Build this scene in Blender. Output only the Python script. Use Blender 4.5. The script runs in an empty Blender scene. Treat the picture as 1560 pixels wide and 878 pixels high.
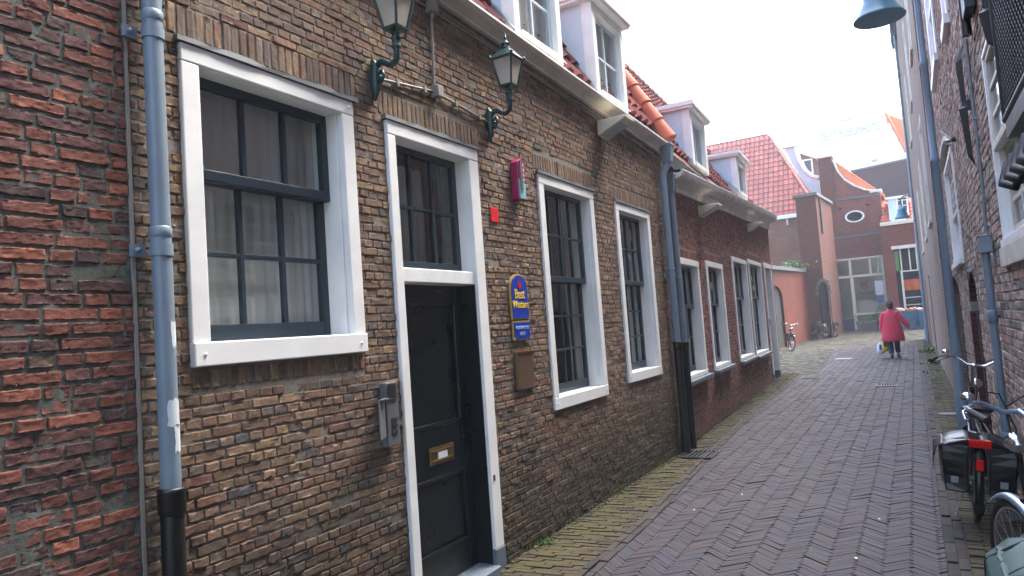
import bpy, bmesh, math, random
import numpy as np
from mathutils import Vector, Matrix, Euler
rng = np.random.default_rng(7); random.seed(7)
S = bpy.context.scene; COL = S.collection
R_ = math.radians

# ------------------------------------------------------------------ camera
F_PX, YAW, PITCH, ROLL = 1050.0, R_(30.09), R_(3.57), R_(-4.13)
CAM = np.array([2.656, 0.0, 1.65])
fw = np.array([-math.sin(YAW)*math.cos(PITCH), math.cos(YAW)*math.cos(PITCH), math.sin(PITCH)])
r0 = np.array([math.cos(YAW), math.sin(YAW), 0.0]); u0_ = np.cross(r0, fw)
RT = r0*math.cos(ROLL)+u0_*math.sin(ROLL); UP = -r0*math.sin(ROLL)+u0_*math.cos(ROLL)
cd = bpy.data.cameras.new('camera'); cam = bpy.data.objects.new('camera', cd); COL.objects.link(cam)
cam.matrix_world = Matrix([[RT[0], UP[0], -fw[0], CAM[0]], [RT[1], UP[1], -fw[1], CAM[1]], [RT[2], UP[2], -fw[2], CAM[2]], [0, 0, 0, 1]])
cd.sensor_width = 36; cd.lens = F_PX/1560*36; cd.clip_start = 0.05; cd.clip_end = 2000
S.camera = cam

# ------------------------------------------------------------------ materials
def lin(h):
    v = [c/255 for c in h] if isinstance(h, tuple) else [int(h.lstrip('#')[i:i+2], 16)/255 for i in (0, 2, 4)]
    return tuple(((c+0.055)/1.055)**2.4 if c > 0.04045 else c/12.92 for c in v)+(1.0,)
class NT:
    def __init__(s, name):
        s.m = bpy.data.materials.new(name); s.m.use_nodes = True; s.t = s.m.node_tree; s.t.nodes.clear()
        s.out = s.t.nodes.new('ShaderNodeOutputMaterial')
    def n(s, typ, **kw):
        nd = s.t.nodes.new(typ)
        for k, v in kw.items():
            if k in nd.inputs.keys() if isinstance(k, str) else False: nd.inputs[k].default_value = v
            else: setattr(nd, k, v)
        return nd
    def l(s, a, b): s.t.links.new(a, b)
    def noise(s, scale, detail=4, rough=0.55, vec=None, dist=0.0):
        n = s.n('ShaderNodeTexNoise'); n.inputs['Scale'].default_value = scale; n.inputs['Detail'].default_value = detail
        n.inputs['Roughness'].default_value = rough; n.inputs['Distortion'].default_value = dist
        if vec is not None: s.l(vec, n.inputs['Vector'])
        return n.outputs['Fac']
    def ramp(s, fac, stops, interp='LINEAR'):
        r = s.n('ShaderNodeValToRGB'); e = r.color_ramp.elements; r.color_ramp.interpolation = interp
        while len(e) < len(stops): e.new(0.5)
        for i, (p, c) in enumerate(stops):
            e[i].position = p; e[i].color = c if not isinstance(c, (int, float)) else (c, c, c, 1)
        s.l(fac, r.inputs['Fac']); return r.outputs['Color']
    def mix(s, fac, a, b, mode='MIX'):
        m = s.n('ShaderNodeMix', data_type='RGBA', blend_type=mode)
        for inp, v in ((m.inputs[0], fac), (m.inputs[6], a), (m.inputs[7], b)):
            if isinstance(v, bpy.types.NodeSocket): s.l(v, inp)
            else: inp.default_value = v if not (inp.type == 'RGBA' and isinstance(v, (int, float))) else (v, v, v, 1)
        return m.outputs[2]
    def math(s, op, a, b=0.0, clamp=False):
        m = s.n('ShaderNodeMath', operation=op, use_clamp=clamp)
        for inp, v in ((m.inputs[0], a), (m.inputs[1], b)):
            if isinstance(v, bpy.types.NodeSocket): s.l(v, inp)
            else: inp.default_value = v
        return m.outputs[0]
    def bump(s, h, strength=0.3, dist=0.01, prev=None):
        b = s.n('ShaderNodeBump'); b.inputs['Strength'].default_value = strength; b.inputs['Distance'].default_value = dist
        s.l(h, b.inputs['Height'])
        if prev is not None: s.l(prev, b.inputs['Normal'])
        return b.outputs['Normal']
    def pos(s):
        g = s.n('ShaderNodeNewGeometry'); return g.outputs['Position']
    def uv(s):
        return s.n('ShaderNodeUVMap', uv_map='UVMap').outputs['UV']
    def bsdf(s, color, rough=0.8, normal=None, metal=0.0, spec=0.5, **kw):
        b = s.n('ShaderNodeBsdfPrincipled')
        for k, v in (('Base Color', color), ('Roughness', rough), ('Metallic', metal), ('Specular IOR Level', spec)):
            if isinstance(v, bpy.types.NodeSocket): s.l(v, b.inputs[k])
            else: b.inputs[k].default_value = v
        for k, v in kw.items(): b.inputs[k.replace('_', ' ')].default_value = v
        if normal is not None: s.l(normal, b.inputs['Normal'])
        s.l(b.outputs[0], s.out.inputs['Surface']); return s.m
M = {}
def paint(key, hexc, rough=0.5, metal=0.0, dirt=0.12, bump=0.15, scale=6.0, spec=0.5, dirtcol='#3a352c'):
    t = NT(key); p = t.pos(); c = lin(hexc)
    n1 = t.noise(scale, 6, 0.6, p); n2 = t.noise(scale*14, 3, 0.6, p)
    f = t.math('MULTIPLY', t.ramp(n1, [(0.42, 0.0), (0.75, 1.0)]), dirt)
    col = t.mix(f, c, lin(dirtcol))
    col = t.mix(t.math('MULTIPLY', n2, 0.12), col, tuple(x*0.7 for x in c[:3])+(1,))
    rr = t.math('ADD', t.math('MULTIPLY', n1, 0.2), rough-0.1)
    M[key] = t.bsdf(col, rr, t.bump(n2, bump, 0.002), metal, spec)
    return M[key]
paint('white_paint', '#e4e6e4', 0.45, dirt=0.16, scale=4); paint('aged_white', '#c9c4b8', 0.55, dirt=0.35, scale=5)
paint('cornice_paint', '#d6d0c6', 0.55, dirt=0.35, scale=3); paint('sash_black', '#22303b', 0.35, dirt=0.1)
paint('door_paint', '#071116', 0.3, dirt=0.0, bump=0.0); paint('pipe_grey', '#70808d', 0.42, dirt=0.25, scale=5)
paint('pipe_black', '#070b0e', 0.4, dirt=0.2); paint('lantern_green', '#1e3c3a', 0.35, dirt=0.1)
paint('iron_black', '#23282c', 0.5, dirt=0.2, scale=9); paint('zinc', '#7d8890', 0.45, metal=0.4, dirt=0.3)
paint('lead_grey', '#5f6467', 0.6, dirt=0.3); paint('dormer_blue', '#c2d3de', 0.55, dirt=0.15); paint('sign_blue', '#12339a', 0.3, dirt=0.04)
paint('sign_gold', '#b79a4a', 0.35, metal=0.3); paint('letter_yellow', '#f0c92e', 0.4, dirt=0.0); paint('letter_pale', '#a9c3e6', 0.4, dirt=0.0)
paint('magenta', '#96194d', 0.35, dirt=0.05); paint('teal', '#7fb2bb', 0.4, dirt=0.1); paint('red_sign', '#d4111d', 0.4, dirt=0.05)
paint('bronze', '#77604c', 0.35, metal=0.5, dirt=0.3, scale=10); paint('brass', '#8f7a4a', 0.32, metal=0.8, dirt=0.2, scale=20)
paint('steel', '#9aa0a5', 0.3, metal=0.85, dirt=0.15, scale=20); paint('plastic_grey', '#5c5f62', 0.5, dirt=0.15); paint('plastic_dark', '#2b2e31', 0.5, dirt=0.1)
paint('conduit_grey', '#8a8880', 0.5, dirt=0.25); paint('floodlight', '#cfc7b2', 0.5, dirt=0.2); paint('bluestone', '#5e6a75', 0.6, dirt=0.3, scale=7)
paint('rubber', '#121212', 0.75, dirt=0.2, dirtcol='#4a4338'); paint('chrome', '#c9ccd0', 0.15, metal=1.0, dirt=0.1, scale=30); paint('bike_black', '#0d0e10', 0.3, dirt=0.1)
paint('bike_silver', '#8fa3b8', 0.28, metal=0.6, dirt=0.12); paint('pannier_black', '#0b0c0e', 0.32, dirt=0.15, bump=0.5, spec=0.6); paint('pannier_green', '#314c49', 0.6, dirt=0.15, bump=0.6)
paint('strap_dark', '#141718', 0.7); paint('reflect_grey', '#8b8f93', 0.3, dirt=0.1)
paint('gravel_grey', '#77787a', 0.8, dirt=0.3); paint('curtain', '#a3a8a6', 0.9, dirt=0.1, scale=2); paint('curtain_pale', '#b9bcb8', 0.9, dirt=0.1, scale=2)
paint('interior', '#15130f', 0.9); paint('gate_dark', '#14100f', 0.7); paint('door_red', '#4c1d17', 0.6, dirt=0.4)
paint('coat', '#cb3853', 0.85, dirt=0.08, bump=0.3); paint('trousers', '#11131b', 0.85); paint('shoe', '#14110f', 0.5); paint('skin', '#9c6a55', 0.6, dirt=0.0); paint('hair', '#3d3532', 0.8, dirt=0.3, scale=40)
paint('bag_yellow', '#c9ad22', 0.45); paint('bag_white', '#c4cdd2', 0.4); paint('bag_black', '#15171c', 0.4)
paint('crate_blue', '#0f4f6e', 0.5, dirt=0.2); paint('orange_cloth', '#c0561a', 0.7, dirt=0.2); paint('shop_green', '#3f7a2c', 0.5); paint('shop_frame', '#c5c1b2', 0.55, dirt=0.2)
paint('pale_wall', '#c2d0bd', 0.8, dirt=0.2, scale=1.2); paint('bucket_green', '#2f7a5e', 0.5); paint('stone_trough', '#6b675e', 0.85, dirt=0.5, scale=8); paint('poster_white', '#cfd6da', 0.5); paint('poster_blue', '#1e4f86', 0.5)
paint('goods_mix', '#b07050', 0.7, dirt=0.5, scale=9); paint('hotel_white', '#e6e6e2', 0.8, dirt=0.05, scale=0.6); paint('hotel_letter', '#aea9a2', 0.7, dirt=0.0)
paint('lens_red', '#c80a08', 0.15, dirt=0.0); paint('amber', '#d8921a', 0.2, dirt=0.0); paint('lamp_teal', '#3e6e80', 0.4, dirt=0.1); paint('lamp_inner', '#8fa3ad', 0.35, dirt=0.1)
paint('sticker_yellow', '#c7a52a', 0.5, dirt=0.05); paint('stucco', '#8b8780', 0.9, dirt=0.4, scale=2); paint('dark_brick_flat', '#6b5551', 0.9)
paint('coping_lead', '#55575a', 0.7, dirt=0.3)

def glass_mat(key, tint='#ffffff', rough=0.02, refl=1.45, base=0.05):
    t = NT(key); lw = t.n('ShaderNodeLayerWeight'); lw.inputs['Blend'].default_value = 0.5
    wav = t.noise(1.6, 1, 0.4, t.pos()); nb = t.bump(wav, 0.06, 0.05)
    g = t.n('ShaderNodeBsdfGlossy'); g.inputs['Roughness'].default_value = rough; t.l(nb, g.inputs['Normal'])
    tr = t.n('ShaderNodeBsdfTransparent'); tr.inputs['Color'].default_value = lin(tint)
    f = t.math('ADD', t.math('MULTIPLY', t.math('POWER', lw.outputs['Facing'], 4.0), 0.8), base, True)
    mx = t.n('ShaderNodeMixShader'); t.l(f, mx.inputs[0]); t.l(tr.outputs[0], mx.inputs[1]); t.l(g.outputs[0], mx.inputs[2]); t.l(mx.outputs[0], t.out.inputs[0]); M[key] = t.m
glass_mat('glass', '#f2f5f5', base=0.10); glass_mat('glass_dirty', '#dfe4e4', 0.12, 1.45, 0.08); pass
def cloth_mat(key, hexc, alpha):
    t = NT(key); d = t.n('ShaderNodeBsdfDiffuse'); w = t.noise(3.0, 3, 0.5, t.pos())
    t.l(t.mix(w, lin(hexc), tuple(x*0.75 for x in lin(hexc)[:3])+(1,)), d.inputs['Color'])
    tl = t.n('ShaderNodeBsdfTranslucent'); tl.inputs['Color'].default_value = lin(hexc); a = t.n('ShaderNodeMixShader'); a.inputs[0].default_value = 0.3
    t.l(d.outputs[0], a.inputs[1]); t.l(tl.outputs[0], a.inputs[2])
    tr = t.n('ShaderNodeBsdfTransparent'); mx = t.n('ShaderNodeMixShader'); mx.inputs[0].default_value = alpha
    t.l(tr.outputs[0], mx.inputs[1]); t.l(a.outputs[0], mx.inputs[2]); t.l(mx.outputs[0], t.out.inputs[0]); M[key] = t.m
cloth_mat('net_curtain', '#eef2f2', 1.0); cloth_mat('lamp_glass', '#d8d0c2', 0.72); cloth_mat('drape', '#b5b0a8', 1.0); cloth_mat('blind', '#e2e6e6', 0.9)

SAT = {'brick_red': .84, 'brick_yellow': .84, 'brick_plum': .85, 'brick_tan': .7, 'paver_road': .85}
def modelled_brick(key, stops, mortar, soot=0.0, efflo=0.0, moss=0.0, speck=0.5, sooth=0.9, bumpk=0.6):
    """bricks are real geometry; the 'rnd' attribute gives each its own fired colour; blue channel 0 = mortar"""
    t = NT(key); p = t.pos(); a = t.n('ShaderNodeAttribute', attribute_name='rnd'); sp = t.n('ShaderNodeSeparateColor'); t.l(a.outputs['Color'], sp.inputs[0])
    col = t.ramp(sp.outputs[0], stops, 'CONSTANT')
    val = t.math('ADD', t.math('MULTIPLY', sp.outputs[1], 0.36), 0.82)
    h = t.n('ShaderNodeHueSaturation'); h.inputs['Saturation'].default_value = SAT.get(key, 0.85); t.l(val, h.inputs['Value']); t.l(col, h.inputs['Color']); col = h.outputs[0]
    n1 = t.noise(38, 5, 0.65, p); n2 = t.noise(140, 3, 0.6, p); n3 = t.noise(2.3, 4, 0.6, p); n4 = t.noise(11, 4, 0.6, p)
    col = t.mix(t.math('MULTIPLY', t.ramp(n1, [(0.42, 0.0), (0.62, 1.0)]), speck), col, t.mix(0.72, col, (0.02, 0.018, 0.016, 1)))
    col = t.mix(t.math('MULTIPLY', t.ramp(n2, [(0.55, 0.0), (0.75, 1.0)]), 0.35), col, (0.28, 0.22, 0.17, 1))
    mc = t.mix(n1, lin(mortar), tuple(x*0.45 for x in lin(mortar)[:3])+(1,))
    if efflo > 0: mc = t.mix(t.math('MULTIPLY', t.ramp(n4, [(0.52, 0.0), (0.68, 1.0)]), efflo), mc, lin('#b5b2aa'))
    col = t.mix(sp.outputs[2], mc, col)
    if efflo > 0: col = t.mix(t.math('MULTIPLY', t.ramp(t.noise(7, 6, 0.7, p, 0.5), [(0.6, 0.0), (0.74, 1.0)]), efflo*0.45), col, lin('#a9a39a'))
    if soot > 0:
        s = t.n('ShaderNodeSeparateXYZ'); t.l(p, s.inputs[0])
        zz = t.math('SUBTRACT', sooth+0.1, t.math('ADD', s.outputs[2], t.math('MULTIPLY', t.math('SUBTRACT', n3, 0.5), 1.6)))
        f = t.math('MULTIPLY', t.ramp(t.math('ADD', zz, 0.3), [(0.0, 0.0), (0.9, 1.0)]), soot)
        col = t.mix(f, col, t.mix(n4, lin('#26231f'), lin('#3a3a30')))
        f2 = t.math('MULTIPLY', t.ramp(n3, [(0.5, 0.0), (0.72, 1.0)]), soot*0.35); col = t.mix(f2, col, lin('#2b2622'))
    if moss > 0:
        s2 = t.n('ShaderNodeSeparateXYZ'); t.l(p, s2.inputs[0])
        f = t.math('MULTIPLY', t.ramp(t.math('ADD', t.math('MULTIPLY', s2.outputs[2], -2.5), n4), [(0.15, 0.0), (0.5, 1.0)]), moss); col = t.mix(f, col, lin('#3b3f22'))
    b = t.bump(n1, bumpk, 0.006); b = t.bump(n2, bumpk*0.7, 0.002, b)
    M[key] = t.bsdf(col, 0.7 if key == 'paver_road' else 0.85, b, spec=0.35 if key == 'paver_road' else 0.3); return M[key]
L = lin
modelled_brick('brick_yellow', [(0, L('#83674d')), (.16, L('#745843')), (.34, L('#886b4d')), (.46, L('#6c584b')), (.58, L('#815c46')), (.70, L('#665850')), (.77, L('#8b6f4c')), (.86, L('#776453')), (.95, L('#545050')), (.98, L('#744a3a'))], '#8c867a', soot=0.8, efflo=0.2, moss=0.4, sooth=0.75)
modelled_brick('brick_red', [(0, L((109, 55, 42))), (.2, L((95, 55, 52))), (.38, L((118, 58, 40))), (.54, L((86, 54, 52))), (.66, L((128, 64, 41))), (.78, L((76, 55, 55))), (.85, L((112, 61, 44))), (.94, L((141, 70, 39))), (.98, L((90, 74, 58)))], (91, 98, 91), soot=0.2, efflo=0.3, sooth=-0.3, bumpk=0.55)
modelled_brick('brick_plum', [(0, L((135, 75, 64))), (.25, L((122, 70, 62))), (.5, L((147, 84, 69))), (.7, L((107, 65, 62))), (.88, L((154, 89, 73)))], (154, 132, 120), soot=0.5, moss=0.5, sooth=0.5)
modelled_brick('brick_tan', [(0, L((168, 143, 118))), (.25, L((144, 121, 104))), (.45, L((186, 153, 125))), (.62, L((151, 114, 97))), (.78, L((122, 107, 97))), (.9, L((190, 130, 107)))], (149, 153, 146), soot=0.35, moss=0.5, efflo=0.2, sooth=0.4)
modelled_brick('paver_road', [(0, L((41, 31, 51))), (.16, L((46, 30, 45))), (.30, L((34, 33, 53))), (.45, L((48, 33, 46))), (.57, L((32, 27, 40))), (.69, L((38, 42, 62))), (.80, L((53, 38, 46))), (.88, L((39, 37, 49))), (.95, L((54, 48, 52)))], (17, 15, 21), speck=0.35, bumpk=0.35)
modelled_brick('paver_moss', [(0, L((57, 48, 32))), (.3, L((51, 41, 28))), (.55, L((63, 50, 35))), (.8, L((49, 39, 31)))], (23, 22, 6), speck=0.4, bumpk=0.4)
modelled_brick('paver_kerb', [(0, L((53, 48, 47))), (.4, L((58, 54, 52))), (.75, L((47, 43, 44)))], (32, 30, 27), speck=0.35)
modelled_brick('paver_grey', [(0, L((55, 53, 49))), (.3, L((48, 47, 44))), (.6, L((60, 57, 52))), (.85, L((44, 44, 41)))], (32, 31, 19), speck=0.35)
# moss over the moss pavers: patches
def mossy(key, amt, sc=3.0, colr='#4b5128'):
    m = M[key]; t = m.node_tree; b = [n for n in t.nodes if n.type == 'BSDF_PRINCIPLED'][0]; src = b.inputs['Base Color'].links[0].from_socket
    w = NT.__new__(NT); w.m = m; w.t = t; w.out = None; p = w.pos()
    f = w.math('MULTIPLY', w.ramp(w.noise(sc, 6, 0.65, p), [(0.38, 0.0), (0.66, 1.0)]), amt); f2 = w.math('MULTIPLY', f, w.math('ADD', w.noise(60, 3, 0.6, p), 0.35))
    t.links.new(w.mix(f2, src, lin(colr)), b.inputs['Base Color'])
mossy('paver_moss', 0.8, 3.0, '#4b4a22'); mossy('paver_grey', 0.5, 1.2, '#55573c'); mossy('paver_road', 0.22, 0.7, '#4f4c3a')

def far_brick(key, c1, c2, mortar, bw=0.22, rh=0.065, ms=0.012, patch=None, pamt=0.4, dark=0.35):
    t = NT(key); uv = t.uv(); p = t.pos()
    b = t.n('ShaderNodeTexBrick'); b.inputs['Scale'].default_value = 1; b.inputs['Brick Width'].default_value = bw; b.inputs['Row Height'].default_value = rh
    b.inputs['Mortar Size'].default_value = ms*0.5; b.inputs['Mortar Smooth'].default_value = 0.3; b.inputs['Color1'].default_value = lin(c1); b.inputs['Color2'].default_value = lin(c2); b.inputs['Mortar'].default_value = lin(mortar)
    wv = t.n('ShaderNodeVectorMath', operation='MULTIPLY_ADD'); nn = t.n('ShaderNodeTexNoise'); nn.inputs['Scale'].default_value = 9; t.l(uv, nn.inputs['Vector'])
    t.l(nn.outputs['Color'], wv.inputs[0]); wv.inputs[1].default_value = (0.012, 0.012, 0); t.l(uv, wv.inputs[2]); t.l(wv.outputs[0], b.inputs['Vector'])
    n1 = t.noise(1.1, 6, 0.65, p); n2 = t.noise(30, 4, 0.6, p); n3 = t.noise(0.5, 5, 0.6, p)
    col = t.mix(t.math('MULTIPLY', n2, dark), b.outputs['Color'], (0.03, 0.025, 0.022, 1))
    if patch: col = t.mix(t.math('MULTIPLY', t.ramp(n1, [(0.45, 0.0), (0.65, 1.0)]), pamt), col, lin(patch))
    col = t.mix(t.math('MULTIPLY', t.ramp(n3, [(0.5, 0.0), (0.7, 1.0)]), 0.35), col, lin('#3b3430'))
    h = t.math('SUBTRACT', t.math('MULTIPLY', n2, 0.4), b.outputs['Fac'])
    M[key] = t.bsdf(col, 0.9, t.bump(h, 0.6, 0.01), spec=0.25)
far_brick('fbrick_house', (132, 73, 51), (111, 63, 45), (133, 107, 91), patch=(125, 103, 87), pamt=0.5); far_brick('fbrick_tower', (102, 52, 37), (78, 41, 28), (83, 64, 53), patch=(99, 47, 33), pamt=0.6)
far_brick('fbrick_garden', '#6e2a14', '#5e2310', '#4a3226', patch='#7a3218', pamt=0.5); far_brick('fbrick_gable', (134, 70, 52), (107, 57, 43), (123, 97, 84), patch=(81, 52, 44), pamt=0.5)
far_brick('fbrick_red', (123, 52, 38), (105, 46, 33), (111, 83, 71)); far_brick('fbrick_dark', '#4f403c', '#483a37', '#56504d'); far_brick('fbrick_right', (133, 115, 102), (113, 92, 80), (142, 136, 128), rh=0.06, patch=(114, 80, 71), pamt=0.35)
far_brick('fbrick_niche', '#5a2c24', '#4b2922', '#4f4a44', patch='#33231f', pamt=0.5)
def tile_mat(key, c1, c2, c3, moss='#5b5040', mamt=0.4):
    t = NT(key); p = t.pos(); a = t.n('ShaderNodeAttribute', attribute_name='rnd'); sp = t.n('ShaderNodeSeparateColor'); t.l(a.outputs['Color'], sp.inputs[0])
    col = t.ramp(sp.outputs[0], [(0, lin(c1)), (.4, lin(c2)), (.8, lin(c3))], 'CONSTANT'); n1 = t.noise(2.5, 6, 0.65, p); n2 = t.noise(40, 4, 0.6, p)
    col = t.mix(t.math('MULTIPLY', t.ramp(n1, [(0.42, 0.0), (0.66, 1.0)]), mamt), col, lin(moss)); col = t.mix(t.math('MULTIPLY', n2, 0.4), col, t.mix(0.6, col, (0.03, 0.02, 0.02, 1)))
    M[key] = t.bsdf(col, 0.8, t.bump(n2, 0.3, 0.004), spec=0.3)
tile_mat('tile_purple', '#85403c', '#733a3a', '#8f4a40', '#5a4440', 0.5); tile_mat('tile_red', '#9c5248', '#914d46', '#a55c50', '#7a5a54', 0.45)
tile_mat('tile_orange', '#b85a44', '#c26c52', '#a85040', '#8a5448', 0.3); tile_mat('tile_bright', '#c4694a', '#cf7a55', '#b86044', '#a06a50', 0.2)
tile_mat('tile_yellow', '#d28a4a', '#c9784a', '#dba060', '#a07a50', 0.2)
def ground_mat():
    t = NT('ground_dirt'); p = t.pos(); n = t.noise(0.8, 6, 0.6, p); n2 = t.noise(50, 3, 0.6, p)
    M['ground_dirt'] = t.bsdf(t.mix(t.math('MULTIPLY', n2, 0.5), t.ramp(n, [(0.3, lin('#4a463b')), (0.7, lin('#575349'))]), (0.03, 0.03, 0.02, 1)), 0.95, t.bump(n2, 0.4, 0.01), spec=0.2)
ground_mat()
def leaf_mat(key, c1, c2):
    t = NT(key); a = t.n('ShaderNodeAttribute', attribute_name='rnd'); sp = t.n('ShaderNodeSeparateColor'); t.l(a.outputs['Color'], sp.inputs[0])
    M[key] = t.bsdf(t.mix(sp.outputs[0], lin(c1), lin(c2)), 0.6, spec=0.3)
leaf_mat('leaf_green', '#36591c', '#4f7630'); leaf_mat('moss_green', '#2c3416', '#3c431f')

# ------------------------------------------------------------------ mesh builder
class Frame:
    def __init__(s, o, u, n): s.o = np.array(o, float); s.u = np.array(u, float)/np.linalg.norm(u); s.n = np.array(n, float)/np.linalg.norm(n)
    def w(s, a):
        a = np.asarray(a, float); return s.o+a[..., 0:1]*s.u+a[..., 1:2]*s.n+a[..., 2:3]*np.array([0, 0, 1.0])
    def at(s, px, py, n=0.0):
        d = fw*F_PX+RT*(px-780)-UP*(py-439); o = s.o+n*s.n; P = CAM+d*(((o-CAM)@s.n)/(d@s.n)); q = P-s.o; return float(q@s.u), float(q[2])
WORLD = Frame((0, 0, 0), (1, 0, 0), (0, 1, 0))
class MB:
    def __init__(s, frame=None):
        s.f = frame; s.v = []; s.fc = []; s.mi = []; s.rnd = []; s.uvs = []; s.nv = 0; s.mats = []; s.cur = 0; s.sm = []
    def mat(s, key):
        if key not in s.mats: s.mats.append(key)
        s.cur = s.mats.index(key); return s
    def add(s, verts, faces, rnd=(0.5, 0.5, 1.0), smooth=False, uv=None):
        verts = np.asarray(verts, float).reshape(-1, 3); s.uvs.append(verts[:, [0, 2]] if uv is None else np.asarray(uv, float))
        if s.f is not None: verts = s.f.w(verts)
        s.v.append(verts); r = np.asarray(rnd, float)
        s.rnd.append(np.tile(r, (len(verts), 1)) if r.ndim == 1 else r)
        s.fc += [tuple(int(i)+s.nv for i in f) for f in faces]; s.mi += [s.cur]*len(faces); s.sm += [smooth]*len(faces); s.nv += len(verts); return s
    def box(s, a0, a1, b0, b1, c0, c1, rnd=None):
        v = [(a, b, c) for a in (a0, a1) for b in (b0, b1) for c in (c0, c1)]
        return s.add(v, [(0, 1, 3, 2), (4, 6, 7, 5), (0, 4, 5, 1), (2, 3, 7, 6), (0, 2, 6, 4), (1, 5, 7, 3)], rnd if rnd is not None else (random.random(), random.random(), 1))
    def quad(s, a, b, c, d, rnd=(.5, .5, 1)): return s.add([a, b, c, d], [(0, 1, 2, 3)], rnd)
    def prism(s, poly, axis, t0, t1):
        """poly of 2-D points in the two other axes (in order), extruded along axis index"""
        n = len(poly); v = []
        for t in (t0, t1):
            for a, b in poly:
                q = [a, b]; q.insert(axis, t); v.append(q)
        return s.add(v, [tuple(range(n)), tuple(range(2*n-1, n-1, -1))]+[(i, (i+1) % n, n+(i+1) % n, n+i) for i in range(n)])
    def obox(s, c, size, rot=(0, 0, 0)):
        m = Euler(rot).to_matrix(); v = [Vector(c)+m @ Vector((x*size[0]/2, y*size[1]/2, z*size[2]/2)) for x in (-1, 1) for y in (-1, 1) for z in (-1, 1)]
        return s.add([tuple(q) for q in v], [(0, 1, 3, 2), (4, 6, 7, 5), (0, 4, 5, 1), (2, 3, 7, 6), (0, 2, 6, 4), (1, 5, 7, 3)])
    def tube(s, pts, r, seg=8, closed=False, cap=True, flat=1.0):
        pts = [np.array(p, float) for p in pts]; n = len(pts); rs = r if hasattr(r, '__len__') else [r]*n; ring = []; prev = None
        for i in range(n):
            if closed: t = pts[(i+1) % n]-pts[i-1]
            else: t = pts[min(i+1, n-1)]-pts[max(i-1, 0)]
            t = t/(np.linalg.norm(t)+1e-12)
            if prev is None:
                a = np.array([0, 0, 1.0]) if abs(t[2]) < 0.9 else np.array([1.0, 0, 0]); x = np.cross(a, t)
            else: x = prev-t*(prev@t)
            x /= np.linalg.norm(x)+1e-12; prev = x; y = np.cross(t, x)
            ring.append([pts[i]+rs[i]*(math.cos(k*2*math.pi/seg)*x+flat*math.sin(k*2*math.pi/seg)*y) for k in range(seg)])
        v = [q for rg in ring for q in rg]; f = []
        for i in range(n if closed else n-1):
            j = (i+1) % n
            for k in range(seg): f.append((i*seg+k, i*seg+(k+1) % seg, j*seg+(k+1) % seg, j*seg+k))
        s.add(v, f, smooth=True)
        if cap and not closed: s.add(ring[0], [tuple(range(seg-1, -1, -1))]); s.add(ring[-1], [tuple(range(seg))])
        return s
    def lathe(s, prof, c=(0, 0, 0), seg=16, smooth=True, rot=None, sx=1.0, sy=1.0, ph=0.0):
        v = []; m = Euler(rot).to_matrix() if rot else None
        for r, z in prof:
            for k in range(seg):
                a = k*2*math.pi/seg+ph; q = Vector((r*math.cos(a)*sx, r*math.sin(a)*sy, z)); q = (m @ q if m else q)+Vector(c); v.append(tuple(q))
        f = [(i*seg+k, i*seg+(k+1) % seg, (i+1)*seg+(k+1) % seg, (i+1)*seg+k) for i in range(len(prof)-1) for k in range(seg)]
        s.add(v, f, smooth=smooth); n = len(prof)
        if prof[0][0] > 1e-4: s.add(v[:seg], [tuple(range(seg-1, -1, -1))])
        if prof[-1][0] > 1e-4: s.add(v[-seg:], [tuple(range(seg))])
        return s
    def ball(s, c, r, seg=10): 
        rr = r if hasattr(r, '__len__') else (r, r, r)
        prof = [(math.sin(i*math.pi/6), -math.cos(i*math.pi/6)) for i in range(7)]; v = []
        for a, z in prof:
            for k in range(seg): th = k*2*math.pi/seg; v.append((c[0]+rr[0]*a*math.cos(th), c[1]+rr[1]*a*math.sin(th), c[2]+rr[2]*z))
        return s.add(v, [(i*seg+k, i*seg+(k+1) % seg, (i+1)*seg+(k+1) % seg, (i+1)*seg+k) for i in range(6) for k in range(seg)], smooth=True)
    def build(s, name, mat=None, parent=None, bevel=0.0, local=False):
        V = np.concatenate(s.v) if s.v else np.zeros((0, 3))
        if parent is not None and not local: V = V-np.array(WLOC.get(parent.name, (0, 0, 0)))
        me = bpy.data.meshes.new(name); me.from_pydata(V.tolist(), [], s.fc)
        if s.mats:
            for k in s.mats: me.materials.append(M[k])
            me.polygons.foreach_set('material_index', s.mi)
        elif mat: me.materials.append(M[mat])
        me.polygons.foreach_set('use_smooth', s.sm)
        at = me.color_attributes.new('rnd', 'FLOAT_COLOR', 'POINT'); Rn = np.concatenate(s.rnd); at.data.foreach_set('color', np.hstack([Rn, np.ones((len(Rn), 1))]).astype('f').ravel())
        uvl = me.uv_layers.new(name='UVMap'); U = np.concatenate(s.uvs); li = np.zeros(len(me.loops), 'i'); me.loops.foreach_get('vertex_index', li); uvl.data.foreach_set('uv', U[li].astype('f').ravel())
        me.update(); o = bpy.data.objects.new(name, me); COL.objects.link(o)
        if parent is not None:
            o.parent = parent; WLOC[o.name] = WLOC.get(parent.name, (0, 0, 0))
        if bevel > 0:
            b = o.modifiers.new('bevel', 'BEVEL'); b.width = bevel; b.segments = 2; b.limit_method = 'ANGLE'; b.angle_limit = R_(40)
        if bevel >= 0 and len(me.polygons) < 60000 and bevel != 0:
            bm = bmesh.new(); bm.from_mesh(me); bmesh.ops.recalc_face_normals(bm, faces=bm.faces); bm.to_mesh(me); bm.free()
        return o
WLOC = {}
def thing(name, label, cat, loc=(0, 0, 0), group=None):
    o = bpy.data.objects.new(name, None); o.empty_display_size = 0.2; COL.objects.link(o); o.location = loc; WLOC[o.name] = tuple(loc)
    o['label'] = label; o['category'] = cat
    if group: o['group'] = group
    return o
def struct(o, kind='structure'): o['kind'] = kind; return o
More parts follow.
